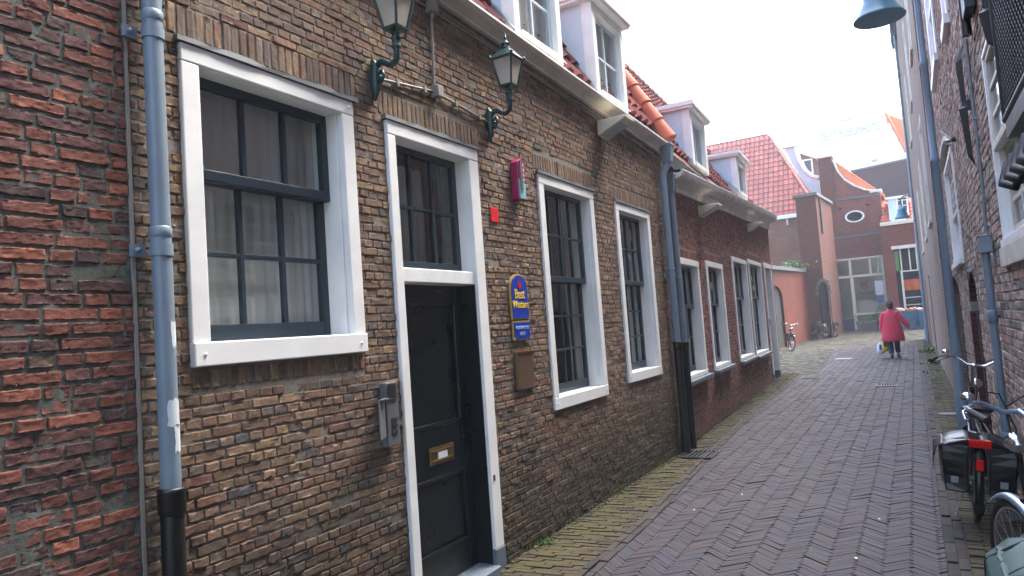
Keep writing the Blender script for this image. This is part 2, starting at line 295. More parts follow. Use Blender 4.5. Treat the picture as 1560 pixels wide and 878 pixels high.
def copy_tree(root, loc, rotz=0.0, label=None):
    def cp(o, par):
        c = o.copy(); COL.objects.link(c); c.parent = par
        for ch in list(o.children): cp(ch, c)
        return c
    r = cp(root, None); r.location = loc; r.rotation_euler = (0, 0, rotz); WLOC[r.name] = tuple(loc)
    if label: r['label'] = label
    return r
def gz(y): return 0.0 if y < 33 else min(0.30, 0.030*(y-33))

FA = Frame((0, 0, 0), (0, 1, 0), (1, 0, 0))
TH = 0.042
FB = Frame((0, 8.75, 0), (-math.sin(TH), math.cos(TH), 0), (math.cos(TH), math.sin(TH), 0))
XR = 3.20
FR = Frame((XR, 0, 0), (0, 1, 0), (-1, 0, 0))

# ------------------------------------------------------------------ walls
def grid_wall(mb, u0, u1, z0, z1, holes, n=-0.005, thick=0.30, ztop=None):
    us = sorted(set([u0, u1]+[h[0] for h in holes]+[h[1] for h in holes])); zs = sorted(set([z0, z1]+[h[2] for h in holes]+[h[3] for h in holes]))
    us = [u for u in us if u0-1e-6 <= u <= u1+1e-6]; zs = [z for z in zs if z0-1e-6 <= z <= z1+1e-6]
    zt = (lambda u, z: z if (ztop is None or z < z1-1e-6) else ztop(u))
    def hole(uc, zc): return any(h[0] < uc < h[1] and h[2] < zc < h[3] for h in holes)
    for i in range(len(us)-1):
        for j in range(len(zs)-1):
            a, b, c, d = us[i], us[i+1], zs[j], zs[j+1]
            if hole((a+b)/2, (c+d)/2): continue
            mb.add([(a, n, c), (b, n, c), (b, n, zt(b, d)), (a, n, zt(a, d))], [(0, 1, 2, 3)], (0.5, 0.5, 0.0))
    for h in holes:
        a, b, c, d = h
        for q in ([(a, n, c), (a, n-thick, c), (a, n-thick, d), (a, n, d)], [(b, n, c), (b, n-thick, c), (b, n-thick, d), (b, n, d)], [(a, n, c), (b, n, c), (b, n-thick, c), (a, n-thick, c)], [(a, n, d), (b, n, d), (b, n-thick, d), (a, n-thick, d)]):
            mb.add(q, [(0, 1, 2, 3)], (0.5, 0.5, 0.0))
def brick(mb, a, b, c, d, gu, gn, rough=0.003, edge=0.005, prot=0.0, soldier=False, back=0.0075, jit=0.0014):
    """one weathered brick face a..b x c..d with gu x gn interior grid"""
    L_, H_ = b-a, d-c
    if L_ < 0.015 or H_ < 0.012: return
    e = min(edge, L_*0.25, H_*0.25); e2 = e*2.0
    us = np.concatenate([[0, e], np.linspace(e2, L_-e2, gu+1), [L_-e, L_]]) if gu > 0 else np.array([0, L_]); zs = np.concatenate([[0, e], np.linspace(e2, H_-e2, gn+1), [H_-e, H_]]) if gn > 1 else np.array([0, e, H_-e, H_])
    U, Z = np.meshgrid(us, zs, indexing='ij'); N = np.full(U.shape, prot)+rng.normal(0, rough*0.45, U.shape)
    tl = rng.normal(0, 0.008, 2); N = N+tl[0]*(U-L_/2)+tl[1]*(Z-H_/2)
    if gu > 4:
        for _ in range(2):
            cu, cz, rr = rng.uniform(0, L_), rng.uniform(0, H_), rng.uniform(0.01, 0.03); N -= rough*rng.uniform(0.3, 1.8)*np.exp(-((U-cu)**2+(Z-cz)**2)/rr**2)
    N[0, :] = N[-1, :] = -back; N[:, 0] = N[:, -1] = -back
    J = rng.normal(0, jit, U.shape); K = rng.normal(0, jit, U.shape)
    if gu > 9:
        for A_2, ax_ in ((K[:, 0], 1), (K[:, 1], 1), (K[:, -1], -1), (K[:, -2], -1)):
            w_ = rng.normal(0, .0014, 6); A_2 += ax_*np.abs(np.interp(np.linspace(0, 5, len(A_2)), range(6), w_))
    nu, nz = U.shape; V = np.stack([a+U+J, N, c+Z+K], -1).reshape(-1, 3); I = np.arange(nu*nz).reshape(nu, nz)
    F = np.stack([I[:-1, :-1], I[1:, :-1], I[1:, 1:], I[:-1, 1:]], -1).reshape(-1, 4)
    mb.add(V, F, (random.random(), random.random(), 1.0), smooth=gn > 1)
def lay(mb, u0, u1, z0, z1, holes, course, stretch, bond='cross', lod=lambda u: (3, 2), ztop=None, joint=0.009, rough=0.003, soldiers=()):
    nc = int(round((z1-z0)/course)); blocks = list(holes)+list(soldiers)
    for k in range(nc):
        c = z0+k*course+joint/2; d = z0+(k+1)*course-joint/2; zc = (c+d)/2; cuts = sorted([(h[0], h[1]) for h in blocks if h[2]-0.4*course < zc < h[3]+0.4*course]); spans = []; cur = u0
        for a, b in cuts:
            if a > cur: spans.append((cur, min(a, u1)))
            cur = max(cur, b)
        if cur < u1: spans.append((cur, u1))
        header = (stretch/2); off = rng.uniform(-0.01, 0.01)
        for a, b in spans:
            if bond == 'cross':
                st = header if k % 2 == 0 else stretch; ph = (header/2 if k % 2 == 0 else (0 if k % 4 == 1 else header))
                u = math.floor((a-ph)/st)*st+ph+off; seq = None
            else: u = a-rng.uniform(0, header); st = None
            while u < b:
                w = st if st else (stretch if rng.random() < 0.36 else header)
                w2 = w*(1+rng.normal(0, 0.02)) if st is None else w
                ua, ub = max(a, u+joint/2), min(b, u+w2-joint/2)
                if ub-ua > 0.02:
                    dd = d
                    if ztop is not None:
                        zt = ztop((ua+ub)/2)
                        if c > zt-0.02: u += w2; continue
                        dd = min(d, zt)
                    g = lod((ua+ub)/2); wv = 0.003*math.sin(u*3.1+k*.7)
                    brick(mb, ua, ub, c+wv, dd+wv, max(1, int(round(g[0]*(ub-ua)/stretch))), g[1], rough, prot=rng.normal(0, 0.0022), edge=0.003)
                u += w2
    for (a, b, c, d) in soldiers:
        w = course*0.98; n = max(1, int(round((b-a)/w))); w = (b-a)/n
        for i in range(n): brick(mb, a+i*w+joint/2, a+(i+1)*w-joint/2, c, d, 2, 3, rough, prot=rng.normal(0, 0.002))

def curtain_mesh(mb, u0, u1, z0, z1, n, folds, amp=0.018, nn=80):
    amp = amp*(.25 if folds > 10 else 1); us = np.linspace(u0, u1, nn); ph = np.cumsum(rng.uniform(0.6, 1.4, nn)); ph = ph/ph[-1]*folds*2*math.pi
    top = n+amp*np.sin(ph); V = []; F = []
    for i in range(nn): V += [(us[i], top[i]*1.0, z1), (us[i], n+(top[i]-n)*1.25, (z0+z1)/2), (us[i], n+(top[i]-n)*1.1, z0)]
    for i in range(nn-1): F += [(3*i, 3*i+3, 3*i+4, 3*i+1), (3*i+1, 3*i+4, 3*i+5, 3*i+2)]
    mb.add(V, F, smooth=True)

def window(frame, parent, u0, u1, z0, z1, fr=0.10, sill=0.10, cols=3, rows=(1, 2), split=0.5, curt=None, deep=0.11, sillout=0.02, sillmat=None, glaz='glass', frame_mat='white_paint', sash_mat='sash_black', bar=0.024, sashw=0.05, screws=True, rail=0.05, name='window', pr=0.018):
    """outer casing u0..u1, z0..z1; returns the casing mesh with its sash, panes and curtain as sub-parts"""
    m = MB(frame); d = deep+0.10
    m.box(u0, u0+fr, -d, pr, z0+sill, z1-fr*0.9); m.box(u1-fr, u1, -d, pr, z0+sill, z1-fr*0.9); m.box(u0, u1, -d, pr+0.002, z1-fr*0.9, z1)
    m.box(u0-0.0, u1+0.0, -d, sillout, z0, z0+sill)
    iu0, iu1, iz0, iz1 = u0+fr, u1-fr, z0+sill, z1-fr*0.9
    m.box(iu0, iu0+0.012, -d, -0.02, iz0, iz1); m.box(iu1-0.012, iu1, -d, -0.02, iz0, iz1)
    if screws:
        for (a, b) in ((u0+0.05, z0+sill*0.5), (u1-0.05, z0+sill*0.5), (u1-0.04, z1-0.04)): m.lathe([(0.011, 0), (0.009, 0.004), (0.0, 0.006)], (0, 0, 0), 8) if False else m.box(a-0.008, a+0.008, pr, sillout+0.006, b-0.008, b+0.008)
    w = m.build(name, frame_mat, parent, bevel=0.006)
    if sillmat:
        sm = MB(frame); sm.box(u0-0.06, u1+0.06, -0.05, 0.09, z0-0.055, z0-0.002); sm.build('sill', sillmat, w, bevel=0.006)
    zs = iz0+(iz1-iz0)*split; a, b = iu0+0.012, iu1-0.012
    gl = MB(frame)
    for which, (c, dd, n0) in (('up', (zs-rail*0.5, iz1, -deep+0.02)), ('lo', (iz0, zs+rail*0.5, -deep-0.03))):
        s = MB(frame); t = 0.04; bot = rail if which == 'up' else rail*1.6; tp = sashw if which == 'up' else rail
        s.box(a, a+sashw, n0-t, n0, c, dd); s.box(b-sashw, b, n0-t, n0, c, dd); s.box(a+sashw, b-sashw, n0-t, n0, dd-tp, dd); s.box(a+sashw, b-sashw, n0-t, n0+(0.012 if which == 'up' else 0), c, c+bot)
        nr = rows[0] if which == 'up' else rows[1]; gu0, gu1, gz0, gz1 = a+sashw, b-sashw, c+bot, dd-tp
        for i in range(1, cols): x = gu0+(gu1-gu0)*i/cols; s.box(x-bar/2, x+bar/2, n0-t+0.006, n0-0.004, gz0, gz1)
        for j in range(1, nr): z = gz0+(gz1-gz0)*j/nr; s.box(gu0, gu1, n0-t+0.009, n0-0.007, z-bar/2, z+bar/2)
        s.build('sash', sash_mat, w, bevel=0.003)
        for i in range(cols):
            for j in range(nr):
                x0 = gu0+(gu1-gu0)*i/cols; x1 = gu0+(gu1-gu0)*(i+1)/cols; y0 = gz0+(gz1-gz0)*j/nr; y1 = gz0+(gz1-gz0)*(j+1)/nr
                dj = rng.normal(0, 0.0012, 4); g0 = n0-t/2
                gl.add([(x0, g0+dj[0], y0), (x1, g0+dj[1], y0), (x1, g0+dj[2], y1), (x0, g0+dj[3], y1)], [(0, 1, 2, 3)])
    gl.build('pane', glaz, w)
    if curt:
        for (mat, fa, fb, za, zb, folds) in curt:
            c = MB(frame); curtain_mesh(c, a+(b-a)*fa, a+(b-a)*fb, iz0+(iz1-iz0)*za, iz0+(iz1-iz0)*zb, -deep-0.11, folds); c.build('curtain', mat, w)
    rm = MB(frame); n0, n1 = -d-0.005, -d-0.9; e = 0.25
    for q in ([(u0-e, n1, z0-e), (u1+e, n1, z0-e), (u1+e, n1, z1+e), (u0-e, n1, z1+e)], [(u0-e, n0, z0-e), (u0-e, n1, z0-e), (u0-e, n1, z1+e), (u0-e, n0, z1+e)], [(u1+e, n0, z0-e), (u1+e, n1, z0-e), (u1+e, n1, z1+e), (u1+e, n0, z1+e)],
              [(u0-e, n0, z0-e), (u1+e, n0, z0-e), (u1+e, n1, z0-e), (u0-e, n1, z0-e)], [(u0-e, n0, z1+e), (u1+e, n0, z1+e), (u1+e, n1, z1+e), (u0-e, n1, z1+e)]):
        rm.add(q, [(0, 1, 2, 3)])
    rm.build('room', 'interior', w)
    return w
def roof_tiles(mb, P0, U, D, lu, ls, tw=0.24, tl=0.28, amp=0.038, inside=None, nper=6):
    """pantiled slope: P0 eave corner, U along the eave, D up the slope (unit vectors)"""
    P0, U, D = (np.array(x, float) for x in (P0, U, D)); N = np.cross(U, D)
    if N[2] < 0: N = -N
    nt, ns = int(lu/tw), int(ls/tl)
    for j in range(ns):
        for i in range(nt):
            cu, cs = (i+.5)*tw, (j+.5)*tl
            if inside and not inside(cu, cs): continue
            V = []
            for jj, (s_, h) in enumerate(((0.0, -0.008), (0.0, 0.036), (tl, 0.0))):
                for k in range(nper+1):
                    x = k/nper; w = amp*(math.sin(2*math.pi*x-0.6)*0.75+0.35*math.sin(4*math.pi*x))
                    V.append(P0+U*(i*tw+x*tw)+D*(j*tl+s_)+N*(w+h+rng.normal(0, 0.0015)))
            q = nper+1; F = [(a*q+k, a*q+k+1, (a+1)*q+k+1, (a+1)*q+k) for a in (0, 1) for k in range(nper)]
            mb.add(V, F, (random.random(), random.random(), 1), smooth=False)
def text_part(name, body, size, frame, u, n, z, mat, parent, sx=1.0, ext=0.002, flip=True):
    cu = bpy.data.curves.new(name, 'FONT'); cu.body = body; cu.size = size; cu.extrude = ext; cu.align_x = 'CENTER'; cu.align_y = 'CENTER'
    tmp = bpy.data.objects.new(name, cu); COL.objects.link(tmp); dg = bpy.context.evaluated_depsgraph_get(); me = bpy.data.meshes.new_from_object(tmp.evaluated_get(dg)); bpy.data.objects.remove(tmp)
    base = np.array(WLOC.get(parent.name, (0, 0, 0))) if parent else 0
    co = np.zeros(len(me.vertices)*3); me.vertices.foreach_get('co', co); co = co.reshape(-1, 3); sg = 1 if flip else -1
    P = frame.w(np.stack([u+sg*co[:, 0]*sx, n+co[:, 2], z+co[:, 1]], -1))-base; me.vertices.foreach_set('co', P.ravel()); me.materials.clear(); me.materials.append(M[mat]); me.update(); me.name = name
    o = bpy.data.objects.new(name, me); COL.objects.link(o); o.parent = parent; WLOC[o.name] = WLOC.get(parent.name, (0, 0, 0)); return o

# ================================================================== GROUND
def clip(poly, a, b, c):
    out = []
    for i in range(len(poly)):
        p, q = poly[i], poly[(i+1) % len(poly)]; dp, dq = a*p[0]+b*p[1]-c, a*q[0]+b*q[1]-c
        if dp <= 0: out.append(p)
        if (dp < 0 < dq) or (dq < 0 < dp): t = dp/(dp-dq); out.append((p[0]+t*(q[0]-p[0]), p[1]+t*(q[1]-p[1])))
    return out
def area(p): return abs(sum(p[i][0]*p[(i+1) % len(p)][1]-p[(i+1) % len(p)][0]*p[i][1] for i in range(len(p))))/2
def paver(mb, poly, z0=0.0, j=0.0019, hj=0.0018, dep=0.011, rnd=None):
    if len(poly) < 3 or area(poly) < 0.0012: return
    c = np.mean(poly, 0); P = np.array(poly)
    sh = lambda k: c+(P-c)*(1-k/np.maximum(np.linalg.norm(P-c, axis=1, keepdims=True), 0.02))
    O, I = sh(j), sh(j+0.003); zz = gz(c[1])+z0+rng.normal(0, hj); tl = rng.normal(0, 0.012, 2); n = len(poly)
    zi = zz+(I-c)@tl; V = [(x, y, zz-dep) for x, y in O]+[(x, y, zz-0.004+((np.array((x, y))-c)@tl)) for x, y in O]+[(I[i][0], I[i][1], zi[i]) for i in range(n)]
    F = [(i, (i+1) % n, n+(i+1) % n, n+i) for i in range(n)]+[(n+i, n+(i+1) % n, 2*n+(i+1) % n, 2*n+i) for i in range(n)]+[tuple(range(2*n, 3*n))]
    mb.add(V, F, rnd if rnd is not None else (random.random(), random.random(), 1.0))
def kerbL(y): return float(np.interp(y, [-3, 4.2, 5.6, 8.1, 12, 18, 20], [0.68, 0.66, 0.62, 0.43, 0.21, 0.05, 0.0]))
KR = lambda y: 2.68
ya = np.concatenate([np.linspace(-60, 33, 12), np.linspace(34, 43, 6), np.array([60, 200, 900])]); xa = np.array([-600, -60, -8, 0, 3, 8, 60, 600.]); g = MB()
V = [(x, y, gz(y)-0.0105) for y in ya for x in xa]; nx = len(xa)
g.add(V, [(j*nx+i, j*nx+i+1, (j+1)*nx+i+1, (j+1)*nx+i) for j in range(len(ya)-1) for i in range(nx-1)], uv=[(v[0], v[1]) for v in V])
struct(g.build('ground', 'ground_dirt'))
g = MB(); W = 0.037; Lb = 4*W
s2 = math.sqrt(0.5)
def hb(cells, x0, y0):
    return [((x-y)*W*s2+x0, (x+y)*W*s2+y0) for x, y in cells]
for mY in range(-70, 720):
    for mX in range(-9, 9):
        # H_k with period 2n=8 : k diag index, m lateral
        k = mY; m = mX*12
        for cells in ([(k+m, k), (k+m+6, k), (k+m+6, k+1), (k+m, k+1)], [(k+m, k+1), (k+m+1, k+1), (k+m+1, k+7), (k+m, k+7)]):
            cx = sum(c[0] for c in cells)/4; cy = sum(c[1] for c in cells)/4; X = (cx-cy)*W*s2+1.4; Y = (cx+cy)*W*s2+1.0
            if not (0.9 < Y < 33): continue
            if Y < 19:
                if X < kerbL(Y)-0.1 or X > 2.85: continue
            elif X < 0.4-(Y-19)*0.06-0.15 or X > 2.85: continue
            P = hb(cells, 1.4, 1.0)
            yk = Y; e = 0.05; a0 = kerbL(yk-e) if Y < 19 else 0.4-(yk-e-19)*0.06; a1 = kerbL(yk+e) if Y < 19 else 0.4-(yk+e-19)*0.06; sl = (a1-a0)/(2*e); xk = (a0+a1)/2
            P = clip(P, -1, sl, -(xk)+sl*yk) if X < xk+0.25 else P
            if X > 2.4: P = clip(P, 1, 0, 2.68)
            paver(g, P)
struct(g.build('road', 'paver_road'))
# kerb rows of bricks laid lengthways
g = MB()
y = 0.9
while y < 30:
    L_ = 0.21; a, b = kerbL(y), kerbL(y+L_)
    if y < 19:
        for o in (0.055, 0.11): paver(g, [(a-o, y), (a-o+0.053, y), (b-o+0.053, y+L_), (b-o, y+L_)], z0=0.004+(0.004 if o > 0.06 else 0), hj=0.003)
    paver(g, [(2.682, y), (2.742, y), (2.742, y+L_), (2.682, y+L_)], z0=0.006, hj=0.004); paver(g, [(2.744, y+.1), (2.80, y+.1), (2.80, y+L_+.1), (2.744, y+L_+.1)], z0=0.010, hj=0.004)
    y += L_+0.003
struct(g.build('kerb', 'paver_kerb'))
g = MB(); y = 0.9
def wallx(y): return 0.0 if y < 8.75 else -(y-8.75)*TH
while y < 19.4:
    k = int(y/0.053); x = wallx(y)-0.08*(k % 3); xe = kerbL(y)-0.115
    while x < xe:
        a, b = max(x, wallx(y)), min(x+0.2, xe); sk = 0.10
        if b-a > 0.03 and not (8.05 < y < 8.6 and 0.08 < (a+b)/2 < 0.45): paver(g, [(a, y+sk*a), (b, y+sk*b), (b, y+0.05+sk*b), (a, y+0.05+sk*a)], z0=0.012-0.012*(b/max(xe, .1)), hj=0.003)
        x += 0.205
    y += 0.053
o = struct(g.build('pavement', 'paver_moss'))
g = MB(); y = 0.9
while y < 33.6:
    k = int(y/0.053); x = 2.80-0.1*(k % 2)
    while x < XR:
        a, b = max(x, 2.805), min(x+0.2, XR-0.0)
        if b-a > 0.02 and not (11.7 < y < 11.86): paver(g, [(a, y), (b, y), (b, y+0.05), (a, y+0.05)], z0=0.013, hj=0.004)
        x += 0.205
    y += 0.053
struct(g.build('pavement', 'paver_moss'))
g = MB(); y = 19.0   # paved yard of the side alley
while y < 44.5:
    k = int(y/0.105); x = -7.5-0.1*(k % 2); xe = (0.4-(y-19)*0.06) if y < 33 else 3.1
    while x < xe:
        b = min(x+0.205, xe)
        if b-x > 0.03: paver(g, [(x, y), (b, y), (b, y+0.102), (x, y+0.102)], z0=0.0, hj=0.004)
        x += 0.208
    y += 0.105
struct(g.build('pavement', 'paver_grey'))

def grate(x0, x1, y0, y1, z, label, n=7):
    t = thing('drain_grate', label, 'drain', ((x0+x1)/2, (y0+y1)/2, z), 'drain grates in the street')
    m = MB(); b = 0.02; m.box(x0, x0+b, y0, y1, z-.02, z+.012); m.box(x1-b, x1, y0, y1, z-.02, z+.012); m.box(x0+b, x1-b, y0, y0+b, z-.02, z+.012); m.box(x0+b, x1-b, y1-b, y1, z-.02, z+.012); m.build('frame', 'iron_black', t)
    m = MB()
    for i in range(n): x = x0+b+(x1-x0-2*b)*(i+.5)/n; m.box(x-.009, x+.009, y0+b, y1-b, z-.01, z+.009)
    m.build('grid', 'iron_black', t)
    m = MB(); m.box(x0+.005, x1-.005, y0+.005, y1-.005, z-.021, z-.012); m.build('sump', 'rubber', t)
grate(0.06, 0.46, 8.1, 8.55, 0.010, 'black slotted drain grate in the mossy brick pavement by the two downpipes')
grate(1.82, 2.2, 15.7, 16.15, 0.004, 'iron drain grate in the middle of the brick road, nearest to the walking person')
grate(0.15, 0.55, 17.9, 18.3, 0.004, 'flat drain grate at the left road edge off the plum brick house corner')
m = MB(); m.lathe([(0.30, 0), (0.30, 0.010), (0.27, 0.012), (0.0, 0.012)], (0.55, 24.5, 0.0), 20); o = m.build('manhole_cover', 'gravel_grey'); o['label'] = 'pale round metal cover set in the paving before the alley'; o['category'] = 'manhole cover'
m = MB(); m.box(2.81, XR-0.012, 11.7, 11.86, -0.02, 0.02); o = m.build('stone_slab', 'gravel_grey', bevel=0.004); o['label'] = 'narrow light grey stone strip crossing the right mossy pavement'; o['category'] = 'stone slab'

# ================================================================== HOTEL (yellow-brown brick, left)
hotel = thing('brick_house', 'long low house of rough yellow-brown brick with white windows, black door and white cornice', 'house', (0, 5, 0))
zA = lambda u: 3.955-0.033*(u-4.2)
WIN = [(1.838, 2.904, 1.593, 3.007), (5.13, 6.284, 0.967, 2.966), (6.864, 7.955, 1.018, 2.944)]
DOOR = (3.19, 4.187, 0.0, 2.978)
g = MB(FA); holes = [(a+.02, b-.02, c+.02, d-.02) for a, b, c, d in WIN]+[(DOOR[0]+.02, DOOR[1]-.02, 0, DOOR[3]-.02)]
grid_wall(g, 1.60, 8.74, 0, 4.05, holes, ztop=lambda u: zA(u)+0.05)
sold = [(a-0.05, b+0.05, d+0.035, d+0.175) for a, b, c, d in WIN+[DOOR]]+[(WIN[0][0], WIN[0][1], WIN[0][2]-0.095, WIN[0][2]-0.01)]
bh = [(a, b, c+(.02), d) for a, b, c, d in WIN]+[DOOR]
lay(g, 1.615, 8.74, 0.0, 4.0, bh, 0.0475, 0.153, 'cross', lambda u: (8, 3) if u < 3.3 else ((5, 2) if u < 5 else (3, 1)), ztop=lambda u: zA(u)+0.03, joint=0.0065, rough=0.0018, soldiers=sold)
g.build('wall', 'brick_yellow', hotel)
m = MB(FA); m.box(1.598, 1.612, -0.02, 0.004, 0, 4.0); m.build('mortar_joint', 'stucco', hotel)
for a, b, c, d in WIN+[DOOR]:   # lead strips over the frames
    m = MB(FA); n = 15; us = np.linspace(a-.02, b+.03, n); V = []
    for i in range(n): h = rng.normal(0, 0.0035); V += [(us[i], -.01, d+.002), (us[i], .032+h*.5, d+.002), (us[i], .030, d+.026+h), (us[i], -.01, d+.028+h)]
    m.add(V, [(4*i+k, 4*i+(k+1) % 4, 4*i+4+(k+1) % 4, 4*i+4+k) for i in range(n-1) for k in range(4)]+[(0, 1, 2, 3), tuple(range(4*n-4, 4*n))]); m.build('lead_flashing', 'lead_grey', hotel)
window(FA, hotel, *WIN[0], fr=0.09, sill=0.105, cols=3, rows=(1, 2), split=0.625, deep=0.115, sillout=0.03, sashw=0.045, curt=[('net_curtain', -0.05, 1.05, 0.0, 1.0, 15), ('blind', 0.02, 0.98, 0.50, 0.56, 3)], bar=0.024)
window(FA, hotel, *WIN[1], fr=0.09, sill=0.10, cols=4, rows=(2, 3), split=0.56, deep=0.105, sillout=0.02, sashw=0.035, curt=[('drape', 0.80, 1.05, 0.0, 1.0, 4), ('drape', 0.30, 0.46, 0.3, 1.0, 3)], bar=0.02)
window(FA, hotel, *WIN[2], fr=0.09, sill=0.10, cols=4, rows=(2, 3), split=0.56, deep=0.105, sillout=0.02, sashw=0.035, curt=[('curtain', 0.70, 1.05, 0.0, 1.0, 4), ('drape', 0.3, 0.45, 0.0, 1.0, 3)], bar=0.02)
m = MB(FA)
for u, z in ((5.33, 2.72), (7.62, 2.66)): m.lathe([(0.0, 0), (0.05, 0.0), (0.055, 0.004), (0.0, 0.006)], (u, -0.104, z), 14, rot=(R_(90), 0, 0), sx=0.9, sy=1.5)
m.build('window_sticker', 'sticker_yellow', hotel)
# door
m = MB(FA); a, b, c, d = DOOR; fwid = 0.115; dp = -0.165
m.box(a, a+0.075, dp, 0.02, 0.16, d-0.085); m.box(b-fwid, b, dp, 0.02, 0.16, d-0.085); m.box(a, b, dp, 0.022, d-0.085, d); m.box(a+0.075, b-fwid, dp, 0.0, 1.995, 2.085)
door = m.build('door', 'white_paint', hotel, bevel=0.006)
m = MB(FA); m.box(a-.004, a+0.079, dp, 0.026, 0, 0.16); m.box(b-fwid-.004, b+.004, dp, 0.026, 0, 0.16); m.build('plinth', 'bluestone', door, bevel=0.006)
m = MB(FA); m.box(a+.08, b-fwid-.005, dp-.05, 0.06, -0.01, 0.06); m.build('threshold', 'bluestone', door, bevel=0.006)
iu0, iu1 = a+0.075, b-fwid; m = MB(FA); t0, t1 = dp, dp+0.045
m.box(iu0, iu1, t0, t0+0.02, 0.06, 1.995)
for q in ((iu0, iu0+0.10, 0.06, 1.995), (iu1-0.10, iu1, 0.06, 1.995)): m.box(q[0], q[1], t0+.02, t1, q[2], q[3])
for q in ((0.06, 0.26), (0.74, 1.06), (1.88, 1.995)): m.box(iu0+.10, iu1-.10, t0+.02, t1-.001, q[0], q[1])
for (z0, z1) in ((0.26, 0.74), (1.06, 1.88)):
    for q in ((iu0+.10, iu0+.125, z0, z1), (iu1-.125, iu1-.10, z0, z1), (iu0+.125, iu1-.125, z0, z0+.025), (iu0+.125, iu1-.125, z1-.025, z1)): m.box(q[0], q[1], t0+.02, t1+.008, q[2], q[3])
leaf = m.build('door_leaf', 'door_paint', door, bevel=0.005)
m = MB(FA); m.box(iu0+.13, iu1-.13, t0+.02, t0+.03, .3, .7); m.box(iu1-.006, iu1-.0005, dp+.0455, -.004, .062, 1.993)
m.build('jamb_lining', 'door_paint', door)
mu0, mz0 = FA.at(654, 700, t1)[0], FA.at(672, 706, t1)[1]; m = MB(FA)
m.box(mu0, mu0+.27, t1, t1+.006, mz0, mz0+.115); m.box(mu0+.02, mu0+.25, t1+.006, t1+.014, mz0+.02, mz0+.032); m.box(mu0+.02, mu0+.25, t1+.006, t1+.014, mz0+.083, mz0+.095); m.build('letter_slot', 'brass', door, bevel=0.002)
m = MB(FA); m.box(mu0+.085, mu0+.185, t1+.006, t1+.012, mz0+.035, mz0+.08); m.build('name_plate', 'poster_white', door)
m = MB(FA); m.box(iu0+.035, iu0+.06, t1, t1+.03, 1.02, 1.05); m.lathe([(.006, 0), (.006, .03), (.018, .035), (.018, .05), (0, .055)], (iu0+.05, t1, 1.06), 10, rot=(R_(-90), 0, 0)); m.build('handle', 'iron_black', door)
m = MB(FA); m.box(iu1+.03, iu1+.05, 0.02, .024, .62, .66); m.box(iu1-.0015, iu1, -.09, -.06, .60, .64); m.build('lock_plate', 'iron_black', door)
# transom light
m = MB(FA); c0, c1 = 2.085, d-0.085; n0 = -0.105; gw = 0.045
m.box(iu0, iu0+gw, n0-.04, n0, c0, c1); m.box(iu1-gw, iu1, n0-.04, n0, c0, c1); m.box(iu0+gw, iu1-gw, n0-.04, n0, c0, c0+.06); m.box(iu0+gw, iu1-gw, n0-.04, n0, c1-gw, c1)
for i in (1, 2): x = iu0+gw+(iu1-iu0-2*gw)*i/3; m.box(x-.012, x+.012, n0-.034, n0-.004, c0+.06, c1-gw)
zc = (c0+c1)/2+.01; m.box(iu0+gw, iu1-gw, n0-.031, n0-.007, zc-.012, zc+.012); sash = m.build('transom_sash', 'sash_black', door, bevel=0.003)
m = MB(FA)
for i in range(3):
    for (za, zb) in ((c0+.06, zc), (zc, c1-gw)):
        x0, x1 = iu0+gw+(iu1-iu0-2*gw)*i/3, iu0+gw+(iu1-iu0-2*gw)*(i+1)/3; dj = rng.normal(0, .002, 4)
        m.add([(x0, n0-.02+dj[0], za), (x1, n0-.02+dj[1], za), (x1, n0-.02+dj[2], zb), (x0, n0-.02+dj[3], zb)], [(0, 1, 2, 3)])
m.build('pane', 'glass', door)
m = MB(FA); curtain_mesh(m, iu0+.52, iu1+.05, c0, c1, -.45, 4, .03); m.build('curtain', 'net_curtain', door)
m = MB(FA); rr = ((a-.1, -.26), (b+.1, -1.2))
for q in ([(a-.1, -1.2, 1.9), (b+.1, -1.2, 1.9), (b+.1, -1.2, 3.2), (a-.1, -1.2, 3.2)], [(a-.1, -.24, 1.9), (a-.1, -1.2, 1.9), (a-.1, -1.2, 3.2), (a-.1, -.24, 3.2)], [(b+.1, -.24, 1.9), (b+.1, -1.2, 1.9), (b+.1, -1.2, 3.2), (b+.1, -.24, 3.2)], [(a-.1, -.24, 1.9), (b+.1, -.24, 1.9), (b+.1, -1.2, 1.9), (a-.1, -1.2, 1.9)], [(a-.1, -.24, 3.2), (b+.1, -.24, 3.2), (b+.1, -1.2, 3.2), (a-.1, -1.2, 3.2)]): m.add(q, [(0, 1, 2, 3)])
m.build('hallway', 'interior', door)

